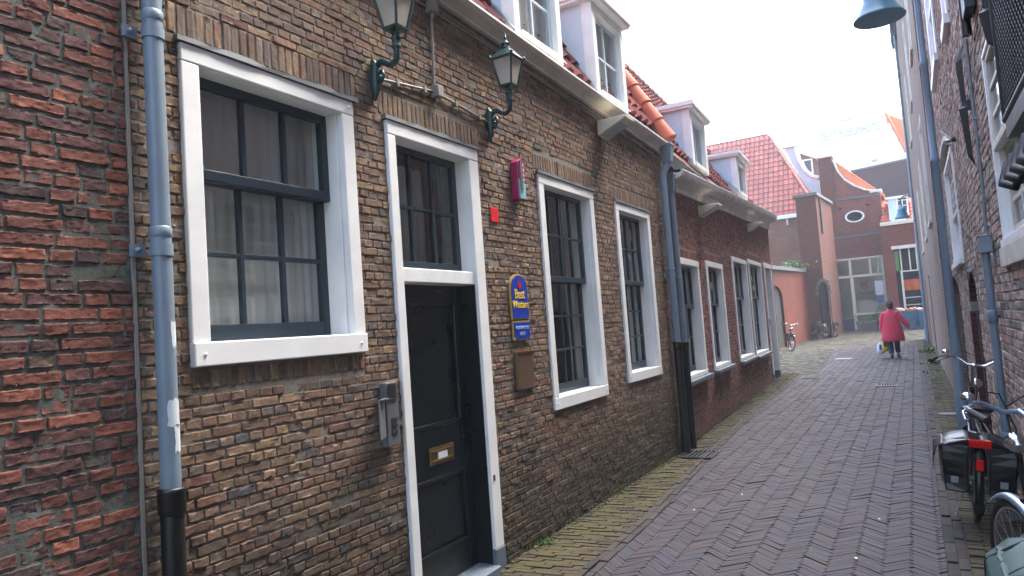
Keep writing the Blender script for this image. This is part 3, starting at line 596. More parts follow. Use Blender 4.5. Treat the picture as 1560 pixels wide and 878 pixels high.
def cornice(frame, parent, u0, u1, zb, zl, nl, mat='cornice_paint'):
    """moulded eaves board with gutter; zb/zl give bottom and lip heights along u"""
    def prof(u):
        b, l = zb(u), zl(u); h = l-b
        return [(0.0, b), (0.035, b), (0.04, b+0.30*h), (0.055, b+0.32*h), (0.06, b+0.42*h), (nl*0.55, b+0.50*h), (nl*0.85, b+0.60*h), (nl-0.01, b+0.72*h), (nl, b+0.86*h), (nl, l), (nl-0.02, l), (nl-0.03, l-0.03), (-0.05, l-0.03)]
    us = np.linspace(u0, u1, 12); m = MB(frame); P = [[(u, n, z) for n, z in prof(u)] for u in us]; k = len(P[0]); V = [q for p in P for q in p]
    m.add(V, [(i*k+j, i*k+j+1, (i+1)*k+j+1, (i+1)*k+j) for i in range(len(us)-1) for j in range(k-1)]); m.add(P[0], [tuple(range(k))]); m.add(P[-1], [tuple(range(k))])
    o = m.build('cornice', mat, parent)
    m = MB(frame)
    for i in range(len(us)-1): m.add([(us[i], nl-.018, zl(us[i])+.004), (us[i+1], nl-.018, zl(us[i+1])+.004), (us[i+1], nl+.008, zl(us[i+1])+.004), (us[i], nl+.008, zl(us[i])+.004), (us[i], nl+.008, zl(us[i])-.012), (us[i+1], nl+.008, zl(us[i+1])-.012)], [(0, 1, 2, 3), (3, 2, 5, 4)])
    m.build('gutter_lip', 'white_paint', o)
    return o
p1, p2 = FA.at(720, 4, .15), FA.at(1009, 212, .15); lipA = lambda u: p1[1]+(p2[1]-p1[1])*(u-p1[0])/(p2[0]-p1[0])
cornice(FA, hotel, 1.60, 8.72, lambda u: zA(u)-.02, lipA, .15)
EA = 4.03; TA = 1.78   # eave height and steepness of the roof
def plain_roof(frame, parent, u0, u1, ez, tan, nr, tm, tw=.22, tl=.26, back=True):
    ln = math.hypot(nr, nr*tan); U = frame.u; D = (-frame.n*nr+np.array([0, 0, nr*tan]))/ln
    m = MB(); P0 = frame.w(np.array([[u0, -0.05, ez+.06*tan]]))[0]; roof_tiles(m, P0-0*D, U, D, u1-u0+tw, ln+.1, tw, tl)
    q = [frame.w(np.array([[u, n, z]]))[0] for u, n, z in ((u0, .03, ez-.06), (u1, .03, ez-.06), (u1, -nr, ez-.06+nr*tan), (u0, -nr, ez-.06+nr*tan), (u1, -2*nr, ez-.06), (u0, -2*nr, ez-.06))]
    m.add(q, [(0, 1, 2, 3), (3, 2, 4, 5), (1, 4, 2), (0, 3, 5)])
    return m.build('roof', tm, parent, bevel=0)
plain_roof(FA, hotel, 1.6, 8.62, EA, TA, 2.2, 'tile_purple')
def dormer(frame, parent, u0, u1, z0, z1, n0, ez, tan, cols=2, rows=2, post=.09, top=.09, slab=.10, over=.07, cheekmat='dormer_blue', name='dormer', sashm='dormer_blue'):
    nb = -(z1-ez)/tan-.05; m = MB(frame)
    m.box(u0, u0+post, n0-.12, n0, z0, z1); m.box(u1-post, u1, n0-.12, n0, z0, z1); m.box(u0+post, u1-post, n0-.12, n0, z1-top, z1); m.box(u0+post, u1-post, n0-.12, n0+.02, z0, z0+.06)
    d = m.build(name, 'white_paint', parent, bevel=.005)
    m = MB(frame)
    for u in (u0+.012, u1-.037): m.prism([(n0-.12, z0-.03), (n0-.12, z1), (nb-.3, z1), (-(z0-ez)/tan-.25, z0-.03)], 0, u, u+.025)
    m.build('cheek', cheekmat, d)
    m = MB(frame); m.box(u0-over, u1+over, nb-.3, n0+over, z1+.002, z1+.035); m.box(u0-over-.02, u1+over+.02, nb-.3, n0+over+.02, z1+.035, z1+slab); m.build('dormer_roof', 'white_paint', d, bevel=.008)
    m = MB(frame); m.box(u0-over-.01, u1+over+.01, nb-.3, n0+over+.01, z1+slab+.002, z1+slab+.012); m.build('lead_cover', 'lead_grey', d)
    m = MB(frame)
    for u in (u0-.06, u1+.0): m.add([(u, n0+.01, z0-.02+.05), (u+.06, n0+.01, z0-.02+.05), (u+.06, nb+.02, z1+.0), (u, nb+.02, z1+.0)], [(0, 1, 2, 3)])
    m.build('flashing', 'zinc', d)
    a, b, c, e = u0+post, u1-post, z0+.06, z1-top; m = MB(frame); sw = .035; nn = n0-.06
    m.box(a, a+sw, nn-.03, nn, c, e); m.box(b-sw, b, nn-.03, nn, c, e); m.box(a+sw, b-sw, nn-.03, nn, c, c+sw); m.box(a+sw, b-sw, nn-.03, nn, e-sw, e)
    for i in range(1, cols): x = a+(b-a)*i/cols; m.box(x-.012, x+.012, nn-.026, nn-.004, c+sw, e-sw)
    for i in range(1, rows): z = c+(e-c)*i/rows; m.box(a+sw, b-sw, nn-.023, nn-.007, z-.012, z+.012)
    m.build('sash', sashm, d, bevel=.003); m = MB(frame); m.quad((a, nn-.015, c), (b, nn-.015, c), (b, nn-.015, e), (a, nn-.015, e)); m.build('pane', 'glass', d)
    m = MB(frame); curtain_mesh(m, a-.02, b+.02, c-.03, e+.02, nn-.12, 5, .015, 40); m.build('curtain', 'curtain_pale', d)
    return d
dormer(FA, hotel, 6.55, 7.44, 4.03, 5.02, 0.05, EA, TA, 2, 2)
dormer(FA, hotel, 4.86, 5.76, 4.08, 5.08, 0.05, EA, TA, 2, 2)
dormer(FA, hotel, 3.15, 4.05, 4.12, 5.12, 0.05, EA, TA, 2, 2)
m = MB()   # big round verge tiles down the party wall
D = np.array([-1.0, 0, TA])/math.hypot(1, TA); P = np.array([.11, 8.74, 3.98])
for i in range(13):
    q = P+D*.30*i; m.tube([q, q+D*.05, q+D*.34], [.108, .104, .085], 12, cap=True)
m.build('verge_tile', 'tile_orange', hotel)
m = MB(); m.add(FA.w(np.array([(8.62, .03, EA-.02), (8.72, .03, EA-.02), (8.72, -2.2, EA-.02+2.2*TA), (8.62, -2.2, EA-.02+2.2*TA)])), [(0, 1, 2, 3)]); m.build('valley_flashing', 'zinc', hotel)
m = MB(FA); m.box(1.6, 8.74, -6, -5.7, 0, 4.0); m.box(1.6, 8.74, -5.7, -1.3, -.01, .0); m.build('back_wall', 'fbrick_dark', hotel)
m = MB(FA); m.prism([(-.02, 4.0), (-2.2, 4.0+2.2*TA), (-4.4, 4.0), (-4.4, 0), (-1.4, 0), (-1.4, 3.9), (-.02, 3.9)], 0, 1.62, 1.72); m.prism([(-.02, 4.0), (-2.2, 4.0+2.2*TA-.1), (-4.4, 4.0), (-4.4, 0), (-1.4, 0), (-1.4, 3.9), (-.02, 3.9)], 0, 8.5, 8.6); m.build('gable_wall', 'fbrick_dark', hotel)

# ================================================================== RED BRICK NEIGHBOUR (left foreground)
red = thing('brick_house', 'rough red brick house wall at the left edge of the street, nearest to the viewer', 'house', (0, 0, 0))
g = MB(FA); grid_wall(g, -3.0, 1.598, 0, 5.2, [], n=-0.0055)
lay(g, 0.45, 1.596, 0.0, 4.2, [], 0.0545, 0.195, 'wild', lambda u: (16, 5), joint=0.010, rough=0.0024)
lay(g, -3.0, 0.45, 0.0, 4.2, [], 0.0545, 0.195, 'wild', lambda u: (4, 2), joint=0.0125, rough=0.005)
lay(g, -3.0, 1.596, 4.2, 5.2, [], 0.0545, 0.195, 'wild', lambda u: (2, 1), joint=0.0085, rough=0.005)
g.build('wall', 'brick_red', red)
m = MB(FA); m.box(-3, 1.598, -.3, .12, 5.2, 5.4); m.build('cornice', 'cornice_paint', red, bevel=.01)
plain_roof(FA, red, -3, 1.5, 5.4, 1.3, 2.4, 'tile_purple'); m = MB(FA); m.box(-3, 1.59, -5, -.35, 0, 5.35); m.build('side_wall', 'fbrick_dark', red)

# ================================================================== PLUM BRICK HOUSE (further left)
plum = thing('brick_house', 'low red-plum brick house with four narrow white windows beyond the two downpipes', 'house', (-.1, 12, 0))
q1, q2 = FB.at(1035, 296, 0), FB.at(1175, 352, 0); zB = lambda u: q1[1]+(q2[1]-q1[1])*(u-q1[0])/(q2[0]-q1[0])
l1, l2 = FB.at(1020, 248, .24), FB.at(1183, 328, .24); lipB = lambda u: l1[1]+(l2[1]-l1[1])*(u-l1[0])/(l2[0]-l1[0])
WB = [(0.20, 1.47, 0.83, 2.48), (1.98, 3.29, 0.83, 2.53), (4.23, 5.86, 0.80, 2.74), (6.08, 7.92, 0.77, 2.80)]; DB = (8.36, 9.64, 0, 2.85); EB = 9.88
g = MB(FB); hs = [(a+.02, b-.02, c+.02, d-.02) for a, b, c, d in WB]+[(DB[0]+.02, DB[1]-.02, 0, DB[3]-.02)]; grid_wall(g, 0.0, EB, 0, 3.9, hs, ztop=lambda u: zB(u)+.08)
lay(g, 0.0, EB, 0, 3.96, WB+[DB], .056, .2, 'cross', lambda u: (2, 1), ztop=lambda u: zB(u)+.06, joint=.009, rough=.0025, soldiers=[(a, b, d+.01, d+.12) for a, b, c, d in WB]); g.build('wall', 'brick_plum', plum)
for i, q in enumerate(WB):
    window(FB, plum, *q, fr=0.10, sill=0.06, cols=3, rows=(1, 2), split=.62, deep=.10, sillout=.02, sillmat='bluestone', curt=[('drape', .55, .95, 0, 1, 4)] if i % 2 == 0 else [('curtain', .62, 1.0, 0, 1, 3)], frame_mat='white_paint', bar=.026, screws=False)
m = MB(FB)
for u, z, k in ((.42, 2.1, 0), (2.7, 2.15, 0), (7.0, 2.4, 0), (7.1, 2.2, 0)): m.lathe([(0, 0), (.07, 0), (.07, .004), (0, .005)], (u, -.075, z), 12, rot=(R_(90), 0, 0))
m.build('window_sticker', 'sticker_yellow', plum)
m = MB(FB); a, b, c, d = DB; m.box(a, a+.12, -.2, .02, .2, d); m.box(b-.12, b, -.2, .02, .2, d); m.box(a+.12, b-.12, -.2, .02, d-.12, d); dr = m.build('door', 'white_paint', plum, bevel=.006)
m = MB(FB); m.box(a-.005, a+.125, -.2, .025, 0, .2); m.box(b-.125, b+.005, -.2, .025, 0, .2); m.build('plinth', 'bluestone', dr); m = MB(FB); m.box(a+.12, b-.12, -.2, -.15, 0, d-.12); m.box(a+.25, b-.25, -.15, -.135, .3, 1.1); m.box(a+.25, b-.25, -.15, -.135, 1.3, 2.3); m.build('door_leaf', 'sash_black', dr)
m = MB(FB); m.box(a+.02, a+.10, .02, .06, 1.35, 1.5); m.build('letter_box', 'aged_white', dr)
cornice(FB, plum, 0.02, EB+.12, zB, lipB, .24)
ZE = 3.80; plain_roof(FB, plum, 0.15, EB+.05, ZE+.15, 1.6, 1.75, 'tile_purple')
dormer(FB, plum, 1.65, 2.75, 3.98, 4.84, .04, ZE+.15, 1.6, 2, 1, post=.13)
dormer(FB, plum, 5.65, 6.75, 4.12, 4.88, .04, ZE+.15, 1.6, 2, 1, post=.13)
m = MB(FB); m.box(0, EB, -5, -4.7, 0, 3.9); m.build('back_wall', 'brick_plum', plum)
F2 = Frame(FB.w(np.array([[EB, 0, 0]]))[0], -FB.n, FB.u); m = MB(F2); m.prism([(0, 0), (5, 0), (5, 3.8), (3.5, 3.9), (1.75, 6.7), (0, 3.9)], 1, -.2, -.003); m.build('gable_wall', 'fbrick_red', plum)
m = MB(); P = FB.w(np.array([[0, -1.75, ZE+.15+1.6*1.75]]))[0]
for i in range(28): q = P+FB.u*(.15+.35*i); m.tube([q, q+FB.u*.05, q+FB.u*.38], [.11, .105, .09], 10)
m.build('ridge_tile', 'tile_purple', plum)

# ================================================================== downpipes
def brk(m, frame, u, n, z, r, h=.05, side=-1):
    m.lathe([(r+.006, -h/2), (r+.006, h/2)], (u, n, z), 16); m.box(u+side*(r), u+side*(r+.06), .004, .018, z-h/2, z+h/2); m.lathe([(.011, 0), (.011, .012), (0, .014)], (u+side*(r+.035), .018, z), 8, rot=(R_(-90), 0, 0))
def downpipe(frame, u, n, ztop, zjoin, r, label, brz, patches=(), head=None, bend=None, group=None, side=-1):
    t = thing('downpipe', label, 'drainpipe', tuple(frame.w(np.array([[u, n, 0]]))[0]), group)
    m = MB(frame)
    if bend: m.tube([(u+bend[0], n+bend[1], ztop), (u+bend[0], n+bend[1], ztop-.22), (u, n, ztop-.38), (u, n, zjoin)], r, 16)
    else: m.tube([(u, n, ztop), (u, n, zjoin)], r, 18)
    for z in brz: m.lathe([(r, -.04), (r+.004, -.035), (r+.004, 0), (r, .005)], (u, n, z+.09), 18)
    m.build('pipe', 'pipe_grey', t)
    m = MB(frame); m.tube([(u, n, zjoin), (u, n, -.01)], r+.006, 18); m.lathe([(r+.006, -.1), (r+.014, -.095), (r+.014, -.01), (r+.016, 0), (r, .004)], (u, n, zjoin+.02), 18); m.build('lower_pipe', 'pipe_black', t)
    for z in brz: m = MB(frame); brk(m, frame, u, n, z, r, side=side); m.build('bracket', 'pipe_grey', t)
    if head:
        m = MB(frame); hu, hn = (u+(bend[0] if bend else 0)), n+(bend[1] if bend else 0); w, hh = head
        m.lathe([(r*1.1, -hh), (w*.62, -hh+.02), (w*.78, -.04), (w*.86, -.03), (w*.86, 0), (w*.7, 0)], (hu, hn, ztop+.02), 4, smooth=False, ph=R_(45)); m.build('hopper_head', 'pipe_grey', t, bevel=.004)
    for (za, zb, a0, a1) in patches:
        m = MB(frame); k = 9; V = []
        for j in range(6):
            zz = za+(zb-za)*j/5
            for i in range(k): an = a0+(a1-a0)*i/(k-1)+rng.normal(0, .05); V.append((u+(r+.0012)*math.cos(an), n+(r+.0012)*math.sin(an), zz+rng.normal(0, .004)))
        m.add(V, [(j*k+i, j*k+i+1, (j+1)*k+i+1, (j+1)*k+i) for j in range(5) for i in range(k-1)], smooth=True); m.build('paint_patch', 'bag_white', t)
    return t
zz = lambda px, py: FA.at(px, py, .09)
up, _ = zz(255, 440); _, zj = zz(270, 752); _, b1 = zz(242, 50); _, b2 = zz(252, 380); zp = [zz(258, y_)[1] for y_ in (490, 530, 610, 648, 652, 690)]
downpipe(FA, up, .062, 4.0, zj, .0385, 'blue-grey downpipe with white paint marks and black foot, left of the big window', [b1, b2], patches=[(zp[1], zp[0], .4, 1.5), (zp[3], zp[2], .1, 2.2), (zp[5], zp[4], .1, 1.6)])
downpipe(FA, 8.44, .075, 3.86, FA.at(1025, 525, .1)[1], .045, 'downpipe with bent top, left one of the pair where the two low houses meet', [2.2], head=(.13, .26), bend=(.10, .05), group='two downpipes at the party wall')
downpipe(FA, 8.76, .065, 3.52, FA.at(1036, 525, .1)[1], .045, 'downpipe with straight top, right one of the pair where the two low houses meet', [2.1], head=(.13, .26), group='two downpipes at the party wall', side=1)

# ================================================================== wall lanterns
def lantern(u, z, n=.25, label=''):
    t = thing('wall_lantern', label, 'wall lamp', (0, u, z), 'green wall lanterns over the door')
    m = MB(FA); zc = 0
    # wall plate with scroll
    m.tube([(u, .012, z-.17), (u, .03, z-.12), (u, .028, z-.04), (u, .034, z+.03), (u, .016, z+.075)], [.014, .026, .036, .034, .014], 8, flat=.8)
    m.build('wall_plate', 'lantern_green', t)
    m = MB(FA); arm = [(u, .03, z+.01), (u, .07, z+.045), (u-.01, .11, z+.04), (u-.02, .15, z+.01), (u-.03, .19, z-.005), (u-.04, n-.01, z+.01), (u-.045, n, z+.045), (u-.045, n, z+.085)]
    m.tube(arm, [.017, .02, .021, .019, .017, .018, .019, .02], 10)
    m.tube([(u, .03, z-.07), (u, .07, z-.075), (u-.005, .10, z-.04), (u-.005, .09, z-.005), (u, .065, z-.015), (u, .062, z-.035)], [.012, .013, .012, .011, .009, .006], 8); m.ball((u, .065, z-.04), .015)
    m.build('bracket_arm', 'lantern_green', t)
    U, N, B = u-.045, n, z+.10; m = MB(FA)
    m.lathe([(.022, -.03), (.030, -.02), (.024, -.01), (.024, .02), (.033, .03), (.026, .042), (.018, .075)], (U, N, B), 12)
    sq = R_(45); ro, rb = .118, .066; zb, zt = B+.085, B+.085+.20
    for k in range(4):
        a = k*math.pi/2+sq; c0 = (U+rb*math.cos(a), N+rb*math.sin(a), zb); m.tube([(U+.02*math.cos(a), N+.02*math.sin(a), B+.03), (U+.06*math.cos(a), N+.06*math.sin(a), B+.04), c0], .005, 6)
        m.tube([c0, (U+ro*math.cos(a), N+ro*math.sin(a), zt)], .009, 6); m.ball((U+(ro+.012)*math.cos(a), N+(ro+.012)*math.sin(a), zt+.012), .013, 6)
    m.lathe([(rb*.3, -.012), (rb+.01, -.006), (rb+.012, .006), (rb-.012, .008)], (U, N, zb), 4, smooth=False, ph=sq)
    body = m.build('lantern_frame', 'lantern_green', t)
    m = MB(FA); m.lathe([(rb-.005, 0), (ro-.006, zt-zb)], (U, N, zb), 4, smooth=False, ph=sq); m.build('glass', 'lamp_glass', t)
    m = MB(FA); m.lathe([(.0, 0), (.018, .003), (.02, .03), (.012, .04), (.03, .07), (.032, .10), (.02, .125), (0, .13)], (U, N, zb+.01), 10); m.build('bulb', 'poster_white', t)
    m = MB(FA); m.lathe([(ro+.012, -.008), (ro+.016, .004), (ro+.004, .014), (.05, .075), (.038, .08)], (U, N, zt), 4, smooth=False, ph=sq)
    m.lathe([(.034, .075), (.04, .085), (.028, .092), (.030, .11), (.038, .117), (.024, .128), (.010, .14), (.008, .155), (.013, .163), (.006, .172), (.003, .20), (0, .205)], (U, N, zt), 12); m.build('cap', 'lantern_green', t)
    return t
uL1, zL1 = FA.at(565, 112); uL2, zL2 = FA.at(741, 182)
lantern(uL1, zL1, .24, 'dark green scroll-bracket wall lantern above the left corner of the door frame')
lantern(uL2, zL2, .24, 'dark green scroll-bracket wall lantern above right of the door, near the magenta sign')
# conduits and junction boxes
def jbox(px, py, s, label):
    u, z = FA.at(px, py); t = thing('junction_box', label, 'junction box', (0, u, z), 'grey junction boxes on the wall'); m = MB(FA); m.box(u-s*.42, u+s*.42, .002, .06, z-s*.5, z+s*.5); m.build('box', 'conduit_grey', t, bevel=.008); m = MB(FA)
    m.box(u-s*.36, u+s*.36, .061, .066, z-s*.44, z+s*.44); m.lathe([(.012, 0), (.012, .03)], (u, .03, z-s*.5-.03), 8); m.build('lid', 'conduit_grey', t, bevel=.003); return u, z
ub, zb_ = jbox(652, 14, .085, 'small grey junction box close under the white cornice'); uc, zc_ = jbox(660, 142, .085, 'small grey junction box on the conduit between the two lanterns')
m = MB(FA); m.tube([(ub+.01, .018, zb_-.04), (uc-.01, .018, zc_+.04)], .009, 8); m.tube([(uL1, .018, zL1-.03), (uc-.03, .018, zc_)], .009, 8); m.tube([(uc+.03, .018, zc_), (uL2, .018, zL2-.03)], .009, 8)
for f in (.35, .8): m.box(uL1+(uc-uL1)*f-.012, uL1+(uc-uL1)*f+.012, .002, .032, zL1-.03+(zc_-zL1+.03)*f-.02, zL1-.03+(zc_-zL1+.03)*f+.02); m.box(uc+(uL2-uc)*f-.012, uc+(uL2-uc)*f+.012, .002, .032, zc_+(zL2-.03-zc_)*f-.02, zc_+(zL2-.03-zc_)*f+.02)
o = m.build('conduit', 'conduit_grey'); o['label'] = 'thin grey conduit joining the two wall lanterns and their junction boxes'; o['category'] = 'conduit'
m = MB(FA); us = np.linspace(1.9, 8.3, 40); 
for dz, r_ in ((-.075, .006), (-.10, .007)): m.tube([(u, .014, zA(u)+dz+.006*math.sin(u*2.2+dz*90)) for u in us], r_, 6)
for u in us[::3]: m.box(u-.01, u+.01, .002, .024, zA(u)-.112, zA(u)-.062)
o = m.build('conduit', 'conduit_grey'); o['label'] = 'pair of long thin cables clipped along the wall under the white cornice'; o['category'] = 'cable'
def flood(frame, px, py, s, label):
    u, z = frame.at(px, py); t = thing('floodlight', label, 'floodlight', tuple(frame.w(np.array([[u, 0, z]]))[0]), 'cream wedge floodlights under the cornices')
    m = MB(frame); w = .13*s
    m.add([(u-w, .03, z+.04), (u+w, .03, z+.04), (u+w, .03, z-.12), (u-w, .03, z-.12), (u-w, .34*s, z+.045), (u+w, .34*s, z+.045), (u+w, .34*s, z+.015), (u-w, .34*s, z+.015)], [(0, 1, 2, 3), (0, 4, 5, 1), (4, 7, 6, 5), (3, 2, 6, 7), (0, 3, 7, 4), (1, 5, 6, 2)]); m.build('housing', 'floodlight', t, bevel=.008)
    m = MB(frame); m.box(u-w*.85, u+w*.85, .06, .3*s, z-.055, z-.052) if False else m.add([(u-w*.85, .06, z-.118), (u+w*.85, .06, z-.118), (u+w*.85, .31*s, z+.004), (u-w*.85, .31*s, z+.004)], [(0, 1, 2, 3)]); m.build('glass', 'lamp_inner', t)
    m = MB(frame); m.box(u-.035, u+.035, .002, .03, z-.06, z+.08); m.tube([(u, .015, z-.05), (u, .015, z-.22)], .008, 6); m.build('mount', 'conduit_grey', t)
flood(FA, 913, 195, 1.0, 'cream wedge-shaped floodlight on the yellow-brown house under its cornice'); flood(FB, 1063, 320, 1.0, 'cream wedge-shaped floodlight on the red-plum house, nearer of its two'); flood(FB, 1137, 345, .95, 'cream wedge-shaped floodlight on the red-plum house, farther of its two')

# ================================================================== signs, intercom
def plate(name, label, cat, u0, u1, z0, z1, n0, n1, mat, arch=0.0):
    t = thing(name, label, cat, (0, (u0+u1)/2, z0)); m = MB(FA)
    if arch: poly = [(u0, z0), (u1, z0), (u1, z1-arch)]+[((u0+u1)/2+(u1-u0)/2*math.cos(a)*(1-.0), z1-arch+arch*math.sin(a)**.8) for a in np.linspace(.15, math.pi-.15, 11)]+[(u0, z1-arch)]
    else: poly = [(u0, z0), (u1, z0), (u1, z1), (u0, z1)]
    m.prism(poly, 1, n0, n1); m.build('plate', mat, t, bevel=.003); return t, poly
u0, z1 = FA.at(774, 432); u1, _ = FA.at(800, 470); _, z0 = FA.at(790, 485); zt = FA.at(787, 423)[1]
u1 = 4.79; u0 = 4.52; z0 = 1.735; zt = 2.09
t, poly = plate('hotel_sign', 'arched blue and gold hotel sign with yellow lettering between door and tall window', 'sign', u0, u1, z0, zt, .004, .02, 'sign_gold', arch=.12)
m = MB(FA); c = ((u0+u1)/2, (z0+zt)/2-.01); m.prism([(c[0]+(a-c[0])*.9, c[1]+(b-c[1])*.93) for a, b in poly], 1, .0205, .025); m.build('panel', 'sign_blue', t)
m = MB(FA); m.lathe([(0, 0), (.034, 0), (.034, .003), (0, .003)], (c[0], .0255, zt-.085), 8, smooth=False, rot=(R_(-90), 0, 0)); m.build('emblem', 'magenta', t)
text_part('lettering', 'Best', .105, FA, c[0]-.005, .027, 1.93, 'letter_yellow', t, .85, ext=.0015); text_part('lettering', 'Western', .085, FA, c[0], .027, 1.85, 'letter_yellow', t, .80, ext=.0015)
t, poly = plate('name_sign', 'small rectangular blue sign with two pale text lines under the arched hotel sign', 'sign', 4.525, 4.79, 1.575, 1.725, .004, .02, 'sign_gold')
m = MB(FA); m.box(4.537, 4.778, .0205, .025, 1.587, 1.713); m.build('panel', 'sign_blue', t)
text_part('lettering', 'MUSEUMHOTELS', .035, FA, 4.657, .027, 1.672, 'letter_pale', t, .8, ext=.001); text_part('lettering', 'DELFT', .035, FA, 4.657, .027, 1.625, 'letter_pale', t, .9, ext=.001)
m = MB(FA)
for a, b in ((4.535, 1.585), (4.78, 1.585)): m.lathe([(.008, 0), (.008, .006), (0, .009)], (a, .02, b), 8, rot=(R_(-90), 0, 0))
m.build('screw', 'steel', t)
t, _ = plate('wall_plaque', 'brown bronze plaque in a raised frame below the blue signs', 'plaque', 4.53, 4.80, 1.20, 1.49, .004, .022, 'bronze')
m = MB(FA); m.box(4.53, 4.80, .0225, .03, 1.478, 1.49); m.box(4.53, 4.542, .0225, .03, 1.20, 1.478); m.build('rim', 'brass', t)
ur, zr = FA.at(752, 328); t, _ = plate('red_sign', 'small plain bright red square on the brick between the door and the tall window', 'sign', ur-.055, ur+.055, zr-.055, zr+.055, .006, .012, 'red_sign')
us_, zs_ = FA.at(783, 275); t = thing('alarm_box', 'narrow magenta and teal box sign high on the wall above the red square', 'sign', (0, us_, zs_))
m = MB(FA); m.prism([(us_-.06, zs_-.17), (us_+.05, zs_-.17), (us_+.055, zs_+.13), (us_, zs_+.17), (us_-.055, zs_+.13)], 1, .004, .07); m.build('body', 'magenta', t, bevel=.006)
m = MB(FA); m.prism([(us_-.052, zs_-.16), (us_+.042, zs_-.16), (us_+.048, zs_-.035), (us_-.052, zs_-.005)], 1, .0705, .077); m.build('teal_panel', 'teal', t)
m = MB(FA); m.prism([(us_-.05, zs_+.0), (us_+.05, zs_-.03), (us_+.05, zs_+.13), (us_, zs_+.165), (us_-.05, zs_+.13)], 1, .0705, .078); m.build('magenta_panel', 'magenta', t); m = MB(FA); m.box(us_-.035, us_-.002, .0785, .085, zs_-.1, zs_+.14); m.build('grey_strip', 'plastic_grey', t)
m = MB(FA); [m.box(us_+.012, us_+.026, .0785, .081, zs_+.1-.04*i, zs_+.122-.04*i) for i in range(4)]; m.build('marks', 'poster_white', t)
t = thing('intercom', 'grey door intercom with slatted speaker and open hood left of the door frame', 'intercom', (0, 3.06, 1.2)); u, z = 3.045, 1.22
m = MB(FA); m.box(u-.045, u+.06, .004, .05, z-.17, z+.19); m.build('panel', 'plastic_grey', t, bevel=.006)
m = MB(FA); [m.box(u-.03, u+.045, .051, .056, z+.175-.014*i, z+.182-.014*i) for i in range(7)]; [m.box(u-.01+.0, u+.035, .051, .055, z-.03-.035*i, z-.012-.035*i) for i in range(3)]; m.build('speaker_slats', 'plastic_dark', t)
m = MB(FA); m.prism([(u-.05, .035), (u-.155, .085), (u-.155, .092), (u-.05, .043)], 2, z-.11, z+.10); m.prism([(u-.05, .035), (u-.155, .085), (u-.05, .09)], 2, z+.10, z+.106); m.build('hood', 'plastic_grey', t)

# ================================================================== RIGHT SIDE BUILDINGS
rb = thing('brick_house', 'tall weathered brown brick building along the right side with white small-paned windows', 'house', (XR, 8, 0))
def fr(px, py, n=0.0): return FR.at(px, py, n)
a_, b_ = fr(1438, 250), fr(1450, 225); c_, d_ = fr(1457, 412), fr(1470, 400)
RW1 = ((b_[0]+d_[0])/2, (a_[0]+c_[0])/2, (c_[1]+d_[1])/2, (a_[1]+b_[1])/2-.05)
e_ = fr(1516, 250); RW2 = (3.55, (fr(1503, 110)[0]+fr(1530, 407)[0])/2, fr(1530, 378)[1], 3.25)
n1a, n1b = fr(1447, 460)[0], fr(1468, 500)[0]; n2a, n2b = fr(1475, 440)[0], fr(1494, 500)[0]
N1 = (n1b, n1a, 0, 2.02); N2 = (n2b, n2a, 0, 1.95)
uw1 = fr(1424, 130); uw1b = fr(1431, 98); uw2 = fr(1441, 52); uw2b = fr(1447, 36)
RW3 = (uw1b[0], uw1[0], uw1[1]-.1, uw1[1]+1.9); RW4 = (uw2b[0], uw2[0], uw2[1]-.1, uw2[1]+1.9)
print('RIGHT', RW1, RW2, N1, N2, RW3, RW4)
RH = 9.0; hs = [RW1, RW2, N1, N2, RW3, RW4]; g = MB(FR); grid_wall(g, -2, 14, 0, RH, [(a+.02, b-.02, c+(.02 if c > 0 else 0), d-.02) for a, b, c, d in hs], thick=.3)
lay(g, 2.5, 14, 0, RH, hs, .062, .22, 'cross', lambda u: (5, 2) if u < 6.5 else (2, 1), joint=.010, rough=.004); g.build('wall', 'brick_tan', rb)
g = MB(FR); lay(g, -2, 2.5, 0, RH, [], .062, .22, 'cross', lambda u: (1, 1), joint=.010, rough=.004); g.build('wall_end', 'brick_tan', rb)
window(FR, rb, *RW1, fr=.07, sill=.07, cols=4, rows=(4, 4), split=.5, deep=.05, sillout=.05, sash_mat='aged_white', curt=[('curtain_pale', 0, 1, 0, 1, 8)], bar=.03, screws=False)
window(FR, rb, *RW2, fr=.035, sill=.05, cols=4, rows=(3, 3), split=.5, deep=.025, sillout=.02, sashw=.03, pr=.006, sash_mat='aged_white', curt=[('drape', 0, .4, 0, 1, 4)], bar=.03, screws=False)
for q in (RW3, RW4): window(FR, rb, *q, fr=.12, sill=.1, cols=3, rows=(2, 2), split=.5, deep=.04, sillout=.05, sash_mat='white_paint', curt=[('curtain_pale', 0, 1, 0, 1, 6)], screws=False)
m = MB(FR); m.box(RW2[0]-.03, RW2[1]+.02, .002, .03, RW2[2]-.13, RW2[2]-.004); m.build('apron_panel', 'aged_white', rb, bevel=.006)
m = MB(FR)
uc = (RW1[0]+RW1[1])/2; hw = (RW1[1]-RW1[0])/2+.06
for i in range(9): 
    a0, a1 = math.pi*i/9, math.pi*(i+1)/9; m.add([(uc-hw*math.cos(a), n, RW1[3]+.0+.16*math.sin(a)+dz) for a, dz in ((a0, 0), (a1, 0)) for n in (0.0, .06)]+[(uc-hw*math.cos(a), n, RW1[3]+.16*math.sin(a)+.05) for a in (a0, a1) for n in (0.0, .06)], [(0, 1, 3, 2), (4, 6, 7, 5), (1, 5, 7, 3), (0, 2, 6, 4)])
m.build('arch_moulding', 'aged_white', rb)
